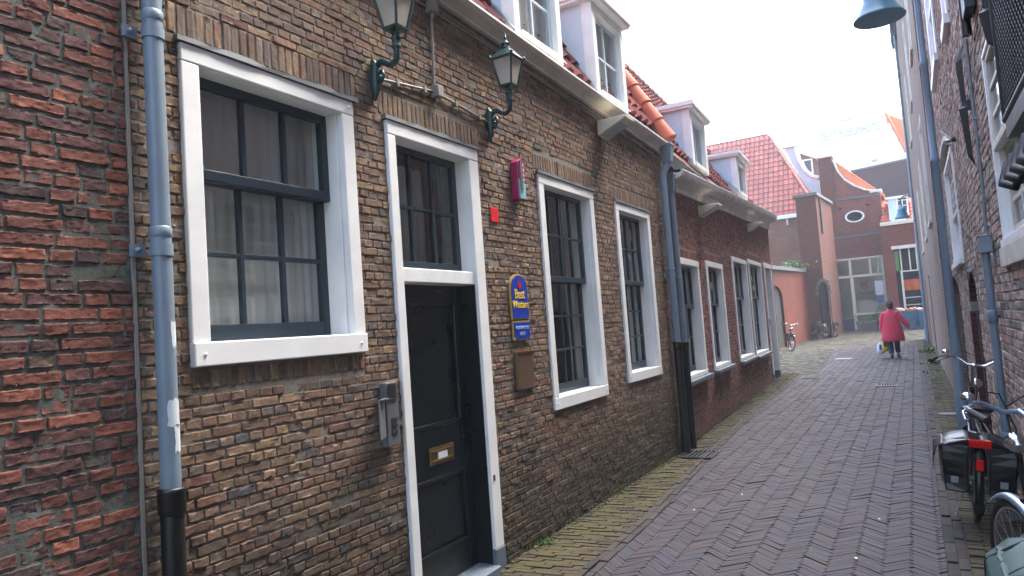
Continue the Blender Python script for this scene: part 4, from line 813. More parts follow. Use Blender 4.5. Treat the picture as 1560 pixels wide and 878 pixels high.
for q in (N1, N2):   # arched recess with worn red-brown door
    a, b, c, d = q; m = MB(FR); k = 8; um, hw = (a+b)/2, (b-a)/2
    for sgn in (-1, 1):
        pts = [(um+sgn*hw, d-.45), (um+sgn*hw, d)]+[(um+sgn*hw*math.sin(x), d-.45+.43*math.cos(x)) for x in np.linspace(0, math.pi/2, k)]; m.prism(pts, 1, -.28, -.004)
    ar = m.build('arched_recess', 'fbrick_niche', rb); m = MB(FR); m.box(a-.02, b+.02, -.3, -.24, 0, d); m.build('door_leaf', 'door_red', ar)
    m = MB(FR); m.box(a, a+.09, -.24, .012, 0, d-.45); m.box(b-.09, b, -.24, .012, 0, d-.45); m.build('jamb', 'fbrick_niche', ar)
m = MB(FR); m.box(-2, 14, -6, -.4, 0, RH-.1) if False else m.box(-2, 14, -6, -5.7, 0, RH); m.box(-2, 14, -5.7, -.02, RH+.0, RH+.12); m.box(-2.1, -2, -6, 0, 0, RH); m.build('roof', 'fbrick_dark', rb)
m = MB(FR); m.box(-2, 14.0, -.3, .14, RH+.12, RH+.35); m.build('cornice', 'aged_white', rb, bevel=.01)
# second right building, further on
rb2 = thing('brick_house', 'farther tall brick building on the right, behind the distant street lamp, with toothed cornice', 'house', (3.1, 24, 0))
FR2 = Frame((3.12, 14.0, 0), (-.003, 1, 0), (-1, -.003, 0)); g = MB(FR2); hs2 = [(2.0, 3.4, 3.2, 5.4), (6.0, 7.3, 3.2, 5.2), (11.5, 12.8, 3.2, 5.2), (2.2, 3.5, 6.8, 9.0), (6.5, 7.8, 6.8, 9.0), (11.5, 12.8, 6.8, 9), (9, 10, 0.02, 2.4), (15, 16, .02, 2.4)]
grid_wall(g, 0, 21, 0, 13.2, hs2, n=0, thick=.12); g.mats = []; g.build('wall', 'fbrick_right', rb2)
for i, q in enumerate(hs2[:6]):
    window(FR2, rb2, *q, fr=.09, sill=.08, cols=3, rows=(2, 2), split=.5, deep=.04, sillout=.05, sash_mat='aged_white', screws=False, frame_mat='aged_white')
for q in hs2[6:]: m = MB(FR2); m.box(q[0], q[1], -.12, -.06, 0, q[3]); m.build('door_leaf', 'door_red', rb2)
m = MB(FR2); m.box(-.05, 21.1, -.2, .22, 13.2, 13.5); [m.box(.1+.5*i, .3+.5*i, .02, .2, 12.9, 13.198) for i in range(42)]; m.box(-.05, 21, .002, .06, 12.75, 12.9); m.build('cornice', 'lead_grey', rb2)
m = MB(FR2); m.box(0, 21, -7, -6.8, 0, 13.2); m.box(0, 21, -6.8, -.01, 13.0, 13.15); m.box(-.1, 0, -7, -.01, 0, 13.2); m.box(20.8, 21, -6.8, -.01, 0, 13.0); m.build('side_wall', 'fbrick_right', rb2)
# pipes on the right wall
def rpipe(u, n, z0, z1, r, label, mat='pipe_grey', frame=FR, collars=()):
    t = thing('downpipe', label, 'drainpipe', tuple(frame.w(np.array([[u, n, 0]]))[0])); m = MB(frame); m.tube([(u, n, z0), (u, n, z1)], r, 14)
    for z in collars: m.lathe([(r, -.05), (r+.008, -.045), (r+.008, .045), (r, .05)], (u, n, z), 14)
    m.build('pipe', mat, t)
    for z in collars: m = MB(frame); m.box(u-.02, u+.02, .0, n, z-.012, z+.012); m.build('bracket', 'iron_black', t)
    return t
pu = fr(1432, 330, .1)[0]
bu, bz = fr(1495, 374, .07); t = rpipe(bu, .05, 0.0, bz-.05, .027, 'grey downpipe below a square box head on the right brown brick wall', collars=(.6, 1.5))
m = MB(FR); m.box(bu-.07, bu+.07, .004, .085, bz-.06, bz+.06); m.box(bu-.075, bu+.075, .004, .09, bz+.06, bz+.07); m.build('box_head', 'zinc', t, bevel=.006)
m = MB(FR); uu, zt_ = fr(1471, 60, .02); m.tube([(bu, .03, bz+.1), (bu+.0, .02, bz+.5), (uu, .02, zt_)], .012, 6); [m.box(bu-.02, bu+.02, .0, .035, z-.01, z+.01) for z in (2.4, 3.0)]
m.build('cable', 'zinc', t)
u, z = fr(1468, 30, .06); t = rpipe(u, .05, z-.12, RH, .032, 'short thick dark downpipe with a bolted box at its foot, high on the right wall', 'pipe_black'); m = MB(FR); m.box(u-.28, u-.04, .01, .07, z-.02, z+.16); m.build('bolted_box', 'iron_black', t, bevel=.006)
rpipe(FR2.at(1403, 440, .08)[0] if False else 18.5, .08, 0, 12.7, .05, 'thin blue-grey downpipe on the farther right building near the street lamp', frame=FR2, collars=(2, 5, 8, 11))
# iron wall anchors
def anchor(pa, pb, label, blade=True):
    (ua, za), (ub2, zb2) = fr(*pa, .05), fr(*pb, .05); u = (ua+ub2)/2; m = MB(FR); zc = (za+zb2)/2; h = (za-zb2)/2
    m.add([(u, .01, zc+h), (u-.035, .03, zc+h*.75), (u+.035, .03, zc+h*.75), (u, .075, zc+h*.7), (u-.02, .03, zc), (u+.02, .03, zc), (u, .06, zc), (u-.045, .03, zc-.02), (u+.045, .03, zc-.02), (u, .085, zc-.02), (u-.03, .03, zc-h*.8), (u+.03, .03, zc-h*.8), (u, .06, zc-h*.8), (u, .01, zc-h)],
          [(0, 3, 1), (0, 2, 3), (1, 3, 6, 4), (3, 2, 5, 6), (4, 6, 9, 7), (6, 5, 8, 9), (7, 9, 12, 10), (9, 8, 11, 12), (10, 12, 13), (12, 11, 13)]); m.box(u-.02, u+.02, 0, .05, zc-.04, zc+.04)
    o = m.build('wall_anchor', 'iron_black'); o['label'] = label; o['category'] = 'wall anchor'; o['group'] = 'iron wall anchors'
anchor((1454, 88), (1484, 245), 'long pointed black iron wall anchor between the two thin wires on the right wall'); anchor((1495, -60), (1507, 85), 'curved black iron wall anchor at the top of the right wall beside the lattice')
anchor((1396, 110), (1412, 250), 'far slim black iron wall anchor next to the near lamp post')
u, z = fr(1448, 205, .03); m = MB(FR); m.tube([(u-.22, .02, z-.10), (u-.1, .05, z-.05), (u+.22, .10, z+.10)], .022, 6, flat=.6); m.tube([(u-.22, 0, z-.10), (u-.22, .04, z-.10)], .03, 6)
o = m.build('iron_bracket', 'iron_black'); o['label'] = 'short slanting dark iron bracket above the farther white window of the right wall'; o['category'] = 'bracket'
# iron lattice basket close to the camera
t = thing('iron_lattice', 'dense black iron lattice basket projecting from the right wall at the picture edge', 'lattice', (XR-.2, 3.4, 3.0)); nl = .24
lu = FR.at(1524, 100, nl)[0]; lz = FR.at(1530, 190, nl)[1]; m = MB(FR); u0, u1, z0, z1 = 1.6, lu, lz, 4.6; nb = 0; st = .034
k = -int((z1-z0)/st)
while k*st < (u1-u0):
    for sg in (1, -1):
        p0 = (u0+k*st, z0) if sg == 1 else (u0+k*st+(z1-z0), z0); ta = 0; 
        pts = []; ua = p0[0]; zb3 = z0
        # clip the diagonal to the panel
        tmin, tmax = 0, z1-z0
        if sg == 1: tmin = max(tmin, u0-ua); tmax = min(tmax, u1-ua)
        else: tmin = max(tmin, ua-u1); tmax = min(tmax, ua-u0)
        if tmax-tmin > .02: pts = [(ua+sg*tmin, nl, z0+tmin), (ua+sg*tmax, nl, z0+tmax)]; m.tube(pts, .0045, 4, cap=False)
    k += 1
m.build('mesh', 'iron_black', t)
m = MB(FR); m.tube([(u1, nl, z0), (u1, nl, z1)], .012, 8); m.tube([(u0, nl, z0), (u1, nl, z0)], .014, 8); m.tube([(u1, 0, z0), (u1, nl, z0)], .012, 8); m.tube([(u1, 0, z1), (u1, nl, z1)], .012, 8); m.tube([(u0, nl, z1), (u1, nl, z1)], .014, 8)
m.box(u0, u1-.05, nl-.05, nl+.01, z0-.07, z0-.02); m.build('rim', 'iron_black', t)
m = MB(FR); m.box(u0, u1-.12, .0, nl-.02, z0-.17, z0-.13); m.build('ledge', 'aged_white', t)
for i in range(14):
    pass
m = MB(FR); zz_ = z0-.17
for i in range(12): u = u1-.2-i*.13; m.tube([(u, nl+.03, zz_), (u-.03, nl+.05, zz_-.06), (u-.07, nl+.03, zz_-.08), (u-.08, nl+.01, zz_-.04)], [.016, .016, .012, .008], 6)
m.box(u0, u1-.16, nl-.03, nl+.025, zz_-.05, zz_-.002); m.build('scroll_fringe', 'iron_black', t)

def yq2(px, py, Y):
    d = fw*F_PX+RT*(px-780)-UP*(py-439); P = CAM+d*((Y-CAM[1])/d[1]); return float(P[0]), float(P[2])
# ================================================================== street lamps
def street_lamp(x, y, label, first=None):
    z0 = gz(y)
    if first: return copy_tree(first, (x, y, z0), 0, label)
    t = thing('street_lamp', label, 'street lamp', (x, y, z0), 'swan neck street lamps on the right side'); f = Frame((x, y, z0), (1, 0, 0), (0, 1, 0))
    m = MB(f); m.lathe([(.07, 0), (.07, .5), (.062, .53), (.05, .55), (.048, 1.2), (.045, 1.22), (.043, 3.3), (.051, 3.31), (.051, 3.37), (.041, 3.38), (.039, 4.5), (.047, 4.51), (.047, 4.57), (.037, 4.58), (.035, 5.6)], (0, 0, 0), 16); m.build('pole', 'pipe_grey', t)
    m = MB(f); arc = [(0, 0, 5.55)]+[(-.21+.21*math.cos(a), 0, 5.95+.21*math.sin(a)) for a in np.linspace(0, math.pi, 12)]+[(-.42, 0, 5.78)]; m.tube(arc, [.036]+[.028]*12+[.026], 10); m.lathe([(.05, -.04), (.05, .04)], (0, 0, 5.6), 12); m.build('swan_neck', 'iron_black', t)
    m = MB(f); c = (-.42, 0, 5.22); m.lathe([(.295, 0.0), (.30, .012), (.285, .03), (.225, .12), (.185, .20), (.165, .24), (.16, .38), (.13, .42), (.08, .46), (.05, .48), (.045, .58), (0, .585)], c, 28); m.build('lamp_shade', 'lamp_teal', t)
    m = MB(f); m.lathe([(.0, .05), (.13, .045), (.23, .03), (.28, .008)], c, 24); m.build('diffuser', 'lamp_inner', t)
    return t
print('lamp', yq2(1340, 33, 9.75), yq2(1365, 327, 33.6))
sl = street_lamp(yq2(1340, 33, 9.75)[0]+.42, 9.75, 'near bell-shaped street lamp at the top of the picture, its pole against the right wall')
street_lamp(2.98, 33.6, 'distant swan neck street lamp on a thin pole beyond the walking person', sl)

# ================================================================== FAR BUILDINGS
def yq(px, py, Y):
    d = fw*F_PX+RT*(px-780)-UP*(py-439); P = CAM+d*((Y-CAM[1])/d[1]); return float(P[0]), float(P[2])
FY = lambda Y: Frame((0, Y, 0), (1, 0, 0), (0, -1, 0))
# house with red pantiled hip roof
fh = thing('brick_house', 'brick house with a big red pantiled hipped roof behind the low garden wall', 'house', (-4, 38, 0))
HY = 40.2; f = FY(HY); m = MB(f); m.prism([(-9, 0), (-1.5, 0), (-1.5, 6.75), (-9, 6.75)], 1, -.3, 0); m.build('wall', 'fbrick_house', fh)
m = MB(f); m.box(-9, -2.0, .0, .22, 6.70, 6.90); m.build('gutter', 'white_paint', fh, bevel=.01); m = MB(f); m.tube([(-2.9, .08, 6.7), (-2.9, .08, 6.35)], .06, 8); m.build('outlet', 'aged_white', fh)
RX, RZ0, RZ1, RX1, RD = -1.35, 6.85, 12.2, -3.95, 3.0
m = MB(); sl_ = math.hypot(RD, RZ1-RZ0); D = np.array([0, RD/sl_, (RZ1-RZ0)/sl_]); insd = lambda a, b: a < (RX+9)-(b/sl_)*(RX-RX1)
roof_tiles(m, (-9, HY-.15, RZ0), (1, 0, 0), D, RX+9.2, sl_, .27, .36, .04, inside=insd); m.add([(-9, HY-.05, RZ0-.05), (RX, HY-.05, RZ0-.05), (RX1, HY+RD, RZ1-.1), (-9, HY+RD, RZ1-.1)], [(0, 1, 2, 3)]); m.build('roof', 'tile_red', fh)
m = MB(); sw_ = math.hypot(RX-RX1, RZ1-RZ0); D2 = np.array([(RX1-RX)/sw_, 0, (RZ1-RZ0)/sw_]); roof_tiles(m, (RX+.05, HY-.1, RZ0), (0, 1, 0), D2, 6.5, sw_, .27, .36, .04, inside=lambda a, b: a > (b/sw_)*RD); m.add([(RX, HY-.05, RZ0-.05), (RX, HY+6.6, RZ0-.05), (RX1, HY+6.6, RZ1-.1), (RX1, HY+RD, RZ1-.1)], [(0, 1, 2, 3)]); m.build('side_roof', 'tile_red', fh)
m = MB(); a, b = np.array([RX, HY-.1, RZ0+.05]), np.array([RX1, HY+RD, RZ1+.05]); d = (b-a)/np.linalg.norm(b-a)
for i in range(int(np.linalg.norm(b-a)/.345)): q = a+d*.345*i; m.tube([q, q+d*.06, q+d*.38], [.12, .115, .10], 8)
for i in range(15): q = np.array([RX1-.33*i, HY+RD, RZ1+.03]); m.tube([q, q-np.array([.36, 0, 0])], [.12, .1], 8)
m.build('hip_tile', 'tile_red', fh)
m = MB(); m.box(-9, RX-.1, HY+.3, HY+6.6, 0, RZ0-.1); m.build('rear_wall', 'fbrick_house', fh)
# curved white topped parapet over the side roof
fc = FY(44.4); cp = [yq(*q, 44.4) for q in [(1210, 225), (1216, 246), (1226, 262), (1236, 270), (1247, 273)]]; m = MB(fc)
low = [yq(1251, 302, 44.4), yq(1232, 290, 44.4), yq(1206, 250, 44.4), yq(1194, 226, 44.4)]
m.prism(cp+low, 1, -.25, 0); pp = m.build('curved_parapet', 'dormer_blue', fh); m = MB(fc)
for i in range(len(cp)-1): (a, b), (c, d) = cp[i], cp[i+1]; m.prism([(a-.02, b), (c-.02, d), (c+.12, d+.16), (a+.16, b+.10)], 1, -.35, .14)
x0, z0 = yq(1194, 228, 44.4); x1, z1 = yq(1212, 223, 44.4); m.box(x0-.1, x1+.1, -.3, .2, z1-.02, z1+.14); m.build('coping', 'white_paint', pp, bevel=.01)
# tower block with arched doorway
tw = thing('brick_tower', 'narrow dark brick block with a flat top and arched doorway beside the parked bicycles', 'building', (-1.9, 39, 0))
A_, B_, ZT = np.array([-1.18, 38.0]), np.array([-.85, 42.2]), 7.42
ft = Frame((A_[0], A_[1], 0), (*(B_-A_), 0), (B_[1]-A_[1], -(B_[0]-A_[0]), 0)); Lt = np.linalg.norm(B_-A_)
du0, _ = ft.at(1251, 480); du1, dz1 = ft.at(1266, 445); print('tower door', du0, du1, dz1, Lt)
g = MB(ft); dz1 = 3.0; grid_wall(g, 0, Lt, 0, ZT, [], n=0, thick=.4); fd = FY(38.0); g.f = fd; du0, du1 = yq(1251, 475, 38)[0], yq(1265, 475, 38)[0]; grid_wall(g, -2.15, A_[0], 0, ZT, [(du0, du1, .02, dz1)], n=0, thick=.4)
um, hw = (du0+du1)/2, (du1-du0)/2
for sgn in (-1, 1): g.prism([(um+sgn*hw, dz1-.55), (um+sgn*hw, dz1)]+[(um+sgn*hw*math.sin(x), dz1-.55+.55*math.cos(x)) for x in np.linspace(0, math.pi/2, 8)], 1, -.38, -.004)
g.f = None; g.box(-2.12, -1.25, 38.45, 42.2, 0, ZT-.05); g.build('wall', 'fbrick_tower', tw)
m = MB(ft); m.box(-.08, Lt+.05, -.6, .1, ZT, ZT+.16); m.f = FY(38.0); m.box(-2.25, A_[0]+.1, -.5, .1, ZT+.002, ZT+.162); m.build('coping', 'coping_lead', tw, bevel=.01)
m = MB(fd); m.box(du0-.05, du1+.05, -.42, -.30, 0, dz1+.05); m.build('gate', 'gate_dark', tw); m = MB(ft); m.tube([(.8, .05, ZT), (.8, .05, 5.5)], .05, 8); m.build('downpipe', 'coping_lead', tw)
m = MB(fd)
for i in range(9): an = math.pi*i/8; m.obox((um-(hw+.09)*math.cos(an), .012, dz1-.55+(.65)*math.sin(an)), (.14, .05, .17), (0, 0, 0))
m.build('arch_stones', 'stone_trough', tw)
# garden wall with arched gate
gw_ = thing('garden_wall', 'low orange-red brick garden wall with an arched dark gateway at its left end', 'wall', (-2.5, 34, 0))
GA, GB = np.array([-3.05, 29.0]), np.array([-2.0, 38.2]); fg = Frame((GA[0], GA[1], 0), (*(GB-GA), 0), (GB[1]-GA[1], -(GB[0]-GA[0]), 0)); Lg = np.linalg.norm(GB-GA)
gu0, _ = fg.at(1176, 490); gu1, _ = fg.at(1196, 490); _, gz1 = fg.at(1187, 436); print('garden', gu0, gu1, gz1, Lg)
g = MB(fg); grid_wall(g, 0, Lg, 0, 3.55, [(gu0, gu1, .02, gz1)], n=0, thick=.35)
um, hw = (gu0+gu1)/2, (gu1-gu0)/2
for sgn in (-1, 1): g.prism([(um+sgn*hw, gz1-.6), (um+sgn*hw, gz1)]+[(um+sgn*hw*math.sin(x), gz1-.6+.6*math.cos(x)) for x in np.linspace(0, math.pi/2, 8)], 1, -.33, -.004)
g.box(0, Lg, -.6, -.4, 0, 3.5); g.build('wall', 'fbrick_garden', gw_); m = MB(fg); m.box(-.05, Lg+.02, -.65, .1, 3.55, 3.72); m.build('coping', 'coping_lead', gw_, bevel=.01); m = MB(fg); m.box(gu0+.003, gu1-.003, -.14, -.10, 0, gz1-.003); m.build('gate', 'gate_dark', gw_)
# gabled shop building
GY = 44.0; fs = FY(GY); gb = thing('shop_building', 'brick shop building with swept gable, oval window and tall cream-framed shop front', 'building', (0, GY, .3))
Y_ = lambda px, py: yq(px, py, GY); xl = Y_(1273, 450)[0]; xr = Y_(1357, 450)[0]; g = MB(fs)
shx0, shx1 = xl+.02, Y_(1349, 430)[0]; shz1 = 4.42; zs_ = 7.95; ox, oz = Y_(1302, 330); print('gable', xl, xr, shx1, ox, oz)
hs = [(shx0, shx1, .32, shz1)]; g.f = fs
for (a, b, c, d) in ((xl, shx0, .2, shz1), (shx1, xr, .2, shz1)): g.box(a, b, -.3, 0, c, d)
n = 20; ring = [(ox+.42*math.cos(2*math.pi*k/n+math.pi/n*0), oz+.27*math.sin(2*math.pi*k/n)) for k in range(n+1)]
sq = []
for k in range(n+1):
    cx_, cy_ = math.cos(2*math.pi*k/n), math.sin(2*math.pi*k/n); s_ = 1/max(abs(cx_), abs(cy_)); sq.append((ox+.8*cx_*s_, oz+.6*cy_*s_))
for k in range(n): g.add([(ring[k][0], 0, ring[k][1]), (ring[k+1][0], 0, ring[k+1][1]), (sq[k+1][0], 0, sq[k+1][1]), (sq[k][0], 0, sq[k][1])], [(0, 1, 2, 3)]); g.add([(ring[k][0], 0, ring[k][1]), (ring[k+1][0], 0, ring[k+1][1]), (ring[k+1][0], -.25, ring[k+1][1]), (ring[k][0], -.25, ring[k][1])], [(0, 1, 2, 3)])
for (a, b, c, d) in ((xl, xr, shz1+.002, oz-.6), (xl, ox-.8, oz-.6, oz+.6), (ox+.8, xr, oz-.6, oz+.6), (xl, xr, oz+.6, zs_)): g.box(a, b, -.3, 0, c+.0, d)
cur = [Y_(*q) for q in [(1268, 246), (1275, 262), (1286, 275), (1300, 284), (1316, 290), (1334, 293)]]; g.prism([(xl, zs_)]+[(cur[0][0], zs_)]+[], 1, -.3, 0) if False else None
g.prism([(xl-.0, zs_-.002)]+[(xl, cur[0][1])]+[(a, b) for a, b in cur]+[(cur[-1][0], zs_-.002)], 1, -.3, 0)
g.build('wall', 'fbrick_gable', gb)
nx0, nz0 = Y_(1246, 243); nx1, _ = Y_(1267, 243); m = MB(fs); m.box(nx0, nx1, -.6, .12, 7.3, nz0); m.build('gable_neck', 'fbrick_tower', gb); m = MB(fs); m.box(nx0-.08, nx1+.08, -.7, .2, nz0, nz0+.14); 
for i in range(len(cur)-1): (a, b), (c, d) = cur[i], cur[i+1]; m.prism([(a, b), (c, d), (c+.05, d+.11), (a+.09, b+.06)], 1, -.34, .08)
m.box(xr-.5, xr+.12, -.34, .1, zs_+.05, zs_+.2); m.build('coping', 'aged_white', gb, bevel=.008)
_, bz_ = Y_(1315, 358); m = MB(fs); m.box(xl, xr+.02, .002, .07, 5.62, 5.74); m.box(xl, xr+.02, .002, .05, zs_-.14, zs_-.02); m.build('string_course', 'coping_lead', gb)
m = MB(fs); N_ = 24
for k in range(N_):
    a0, a1 = 2*math.pi*k/N_, 2*math.pi*(k+1)/N_; q = [(ox+r*1.5*math.cos(a), n_, oz+r*math.sin(a)) for a in (a0, a1) for r in (.27, .34) for n_ in (.002, .05)]; m.add(q, [(0, 1, 3, 2), (4, 6, 7, 5), (1, 5, 7, 3), (0, 2, 6, 4), (2, 3, 7, 6)])
ov = m.build('oval_window', 'white_paint', gb); m = MB(fs); m.lathe([(0, 0), (.30, 0)], (ox, -.12, oz), 24, rot=(R_(90), 0, 0), sx=1.5) ; m.build('pane', 'gate_dark', ov)
# shop front
def bars(m, xs, zs, x0, x1, z0, z1, w=.1, n0=-.2, n1=-.06):
    for x in xs: m.box(x-w/2, x+w/2, n0, n1, z0, z1)
    for z in zs: m.box(x0, x1, n0-.002, n1+.03, z-w*.55, z+w*.55)
mx = Y_(1300, 450)[0]; m2x = Y_(1325, 400)[0]; tz = Y_(1315, 420)[1]; m = MB(fs)
m.box(shx0, shx0+.10, -.22, .02, .3, shz1); m.box(shx1-.11, shx1, -.22, .03, .3, shz1); m.box(shx0+.1, shx1-.11, -.22, .03, shz1-.1, shz1); m.box(shx0+.1, shx1-.11, -.2, .05, tz-.07, tz+.07); m.box(mx-.09, mx+.09, -.2, .03, .3, tz-.07); m.box(mx-.09, mx+.05, -.2, .02, tz+.07, shz1-.1); m.box(m2x-.05, m2x+.05, -.18, 0, tz+.07, shz1-.1); m.box(mx+.09, shx1-.11, -.2, .02, 1.12, 1.26)
shp = m.build('shop_front', 'shop_frame', gb, bevel=.008)
m = MB(fs); m.box(mx+.09, shx1-.11, -.25, -.1, .3, 1.12); m.build('stall_riser', 'stone_trough', shp)
m = MB(fs); m.quad((shx0+.1, -.14, .35), (mx-.09, -.14, .35), (mx-.09, -.14, tz-.07), (shx0+.1, -.14, tz-.07)); m.quad((mx+.09, -.14, 1.26), (shx1-.11, -.14, 1.26), (shx1-.11, -.14, tz-.07), (mx+.09, -.14, tz-.07)); m.quad((shx0+.1, -.14, tz+.07), (shx1-.11, -.14, tz+.07), (shx1-.11, -.14, shz1-.1), (shx0+.1, -.14, shz1-.1)); m.build('pane', 'glass_dirty', shp)
m = MB(fs); m.box(shx0+.1, mx-.1, -.20, -.17, .32, .95); m.build('kick_panel', 'poster_blue', shp)
m = MB(fs); m.box(shx0-.2, xr, -4, -3.8, .2, 5); m.box(shx0-.2, shx0-.1, -3.8, -.3, .2, 5); m.box(xr-.1, xr, -3.8, -.3, .2, 5); m.box(shx0, xr, -3.8, -.3, 4.7, 4.8); m.build('shop_interior', 'pale_wall', shp)
def inner(name, label, cat, q, mat, n0, n1, grp=None):
    m = MB(fs); m.box(q[0], q[1], n0, n1, q[2], q[3]); o = m.build(name, mat, bevel=.01); o['label'] = label; o['category'] = cat
    return o
m = MB(fs); m.box(mx+.15, shx1-.5, -1.2, -.7, 1.3, 1.9); m.box(mx+.12, shx1-.45, -1.25, -.65, 1.9, 1.96); m.build('counter', 'pale_wall', shp); m = MB(fs); m.box(mx+.2, shx1-.6, -1.6, -1.3, 2.35, 2.45); m.box(mx+.3, shx1-1.0, -1.6, -1.3, 2.6, 3.1); m.build('shelf', 'dark_brick_flat', shp)
m = MB(fs); m.box(shx1-.55, shx1-.14, -.135, -.12, 2.2, 3.0); m.build('poster', 'poster_white', shp); m = MB(fs); m.box(shx1-.5, shx1-.18, -.135, -.12, 1.75, 2.15); m.build('poster', 'poster_blue', shp)
m = MB(fs); m.box(m2x+.3, shx1-.2, -.4, -.3, tz+.1, shz1-.1); m.build('green_blind', 'shop_green', shp)
m = MB(); m.box(xl, xr, GY+.3, GY+.3, 0, 0); 
for (a, b, c, d) in ((xl, xl+.2, GY+4, GY+9), ): pass
m = MB(); m.box(xl+.05, xr, GY+4.1, GY+6, .2, 7.8); m.box(xl+.05, xr, GY+.31, GY+4.1, 4.9, 7.8); m.build('rear_block', 'fbrick_gable', gb)
m = MB()  # orange roof behind the swept gable
R0 = np.array([Y_(1270, 246)[0], GY+.5, 0]); za_ = yq(1270, 246, GY+.5); zb_3 = yq(1346, 297, GY+.5); P0 = np.array([zb_3[0], GY+.45, zb_3[1]]); Dv = np.array([za_[0]-zb_3[0], 0, za_[1]-zb_3[1]]); ll = np.linalg.norm(Dv); Dv /= ll
roof_tiles(m, P0, (0, 1, 0), Dv, 4, ll, .24, .3, .03); m.build('roof', 'tile_bright', gb); m = MB()
poly = [(za_[0], za_[1]-.02), (zb_3[0], zb_3[1]-.02), (za_[0], zb_3[1]-.4)]; m.f = FY(GY+.5); m.prism(poly, 1, -.1, 0); m.build('roof_verge', 'tile_bright', gb)
# small building behind the neck
sb = thing('rooftop_house', 'small pale brick upper storey with white cornice peeping out behind the swept gable', 'building', (-2, 49, 9)); f = FY(49); g = MB(f); x0, z0 = yq(1214, 226, 49); x1, _ = yq(1264, 240, 49); g.prism([(x0, 8), (x1, 8), (x1, yq(1264, 246, 49)[1]), (x0, yq(1216, 228, 49)[1])], 1, -2, 0); g.build('wall', 'fbrick_house', sb)
m = MB(f); za2, zb2_ = yq(1216, 226, 49)[1], yq(1264, 244, 49)[1]; m.prism([(x0-.1, za2-.25), (x1+.1, zb2_-.3), (x1+.1, zb2_+.05), (x0-.1, za2+.1)], 1, -2.1, .25); m.build('cornice', 'white_paint', sb, bevel=.01); wx, wz = yq(1231, 253, 49); m = MB(f); m.box(wx-.3, wx+.3, .002, .05, wz-.55, wz+.45); wdw = m.build('window', 'white_paint', sb); m = MB(f); m.box(wx-.2, wx+.2, .051, .06, wz-.45, wz+.35); m.build('pane', 'sash_black', wdw)
# lower shop to the right
LY = 43.2; fl = FY(LY); lb = thing('shop_building', 'low red brick shop with open display front and white dormer, right of the gable', 'building', (2.4, LY, .3))
ql = lambda px, py: yq(px, py, LY); lx0 = ql(1352, 430)[0]-.05; lx1 = 3.6; lz = 5.95; ox0, oz1 = ql(1361, 380)[0], 4.62; g = MB(fl); print('lower', lx0, ox0)
for (a, b, c, d) in ((lx0, ox0, .2, oz1), (lx0, lx1, oz1+.002, lz)): g.box(a, b, -.4, 0, c, d)
g.build('wall', 'fbrick_red', lb); m = MB(fl); m.box(lx0-.02, lx1, -.4, .12, lz, lz+.2); m.build('coping', 'aged_white', lb, bevel=.01); m = MB(fl); m.box(ox0-.1, lx1, .002, .12, oz1-.02, oz1+.16); m.build('lintel', 'aged_white', lb)
m = MB(fl); m.box(lx0, lx1, -4, -3.9, .2, 5); m.box(lx0+.1, lx0+.2, -3.9, -.4, .2, 5); m.box(lx1-.1, lx1, -3.9, -.4, .2, 5); m.box(lx0, lx1, -3.9, -.4, 4.8, 4.9); m.build('shop_interior', 'gate_dark', lb)
m = MB(fl); mz = ql(1380, 413)[1]; bars(m, [ox0+.3, ox0+.72, ox0+1.05], [mz], ox0+.2, lx1, mz, oz1, .06); m.box(ox0+.22, ox0+.32, -.2, -.08, .3, mz); m.build('shop_frame', 'shop_frame', lb); m = MB(fl); m.box(ox0+.02, ox0+.2, -.2, -.1, mz+.05, oz1-.1); m.build('green_panel', 'shop_green', lb)
m = MB(fl); [m.tube([(ox0+.35+.06*i, -.75+.03*math.sin(i), 2.35), (ox0+.35+.06*i, -.75, 2.9+.03*rng.random())], .05, 6) for i in range(22)]; m.box(ox0+.3, lx1-.1, -.8, -.7, 2.32, 2.36); o = m.build('hanging_cloths', 'orange_cloth'); o['label'] = 'row of orange cloths hanging inside the open shop front above the blue crates'; o['category'] = 'textiles'
m = MB(fl); m.box(ox0+.3, lx1-.1, -1.1, -.6, 1.9, 1.95); m.box(ox0+.3, lx1-.1, -1.1, -.6, 1.5, 1.54); m.build('shelf', 'aged_white', lb)
dx0, dzt = ql(1351, 299); dx1 = ql(1380, 300)[0]; dzb = ql(1365, 338)[1]; dzt = 7.45; m = MB(fl); n_ = -.5; wx0 = dx0+.42
m.box(wx0, wx0+.07, n_-.1, n_, 6.2, dzt); m.box(dx1+.0, dx1+.07, n_-.1, n_, 6.2, dzt); m.box(dx0-.1, dx1+.12, n_-1.2, n_+.08, dzt, dzt+.12); m.box(wx0+.07, dx1, n_-.1, n_, 6.2, 6.3); m.box((wx0+dx1)/2+.01, (wx0+dx1)/2+.06, n_-.09, n_-.01, 6.3, dzt); [m.box(wx0+.07, dx1, n_-.08, n_-.02, z, z+.035) for z in (6.65, 7.0, 7.3)]; dm = m.build('dormer', 'white_paint', lb)
m = MB(fl); m.box(dx0, wx0, n_-1.2, n_-.02, 6.1, dzt); m.build('cheek', 'dormer_blue', dm); m = MB(fl); m.box(wx0+.05, dx1+.02, n_-.12, n_-.1, 6.2, dzt); m.build('pane', 'sash_black', dm)
m = MB(); roof_tiles(m, (lx0+.05, LY+.3, 6.05), (1, 0, 0), np.array([0, .7, .714]), 2, 2, .24, .3, .03, inside=lambda a, b: a < .5 or a > 1.25 or b > 1); m.add([(lx0, LY+.35, 6.0), (lx1, LY+.35, 6.0), (lx1, LY+2, 7.6), (lx0, LY+2, 7.6)], [(0, 1, 2, 3)]); m.build('roof', 'tile_orange', lb)
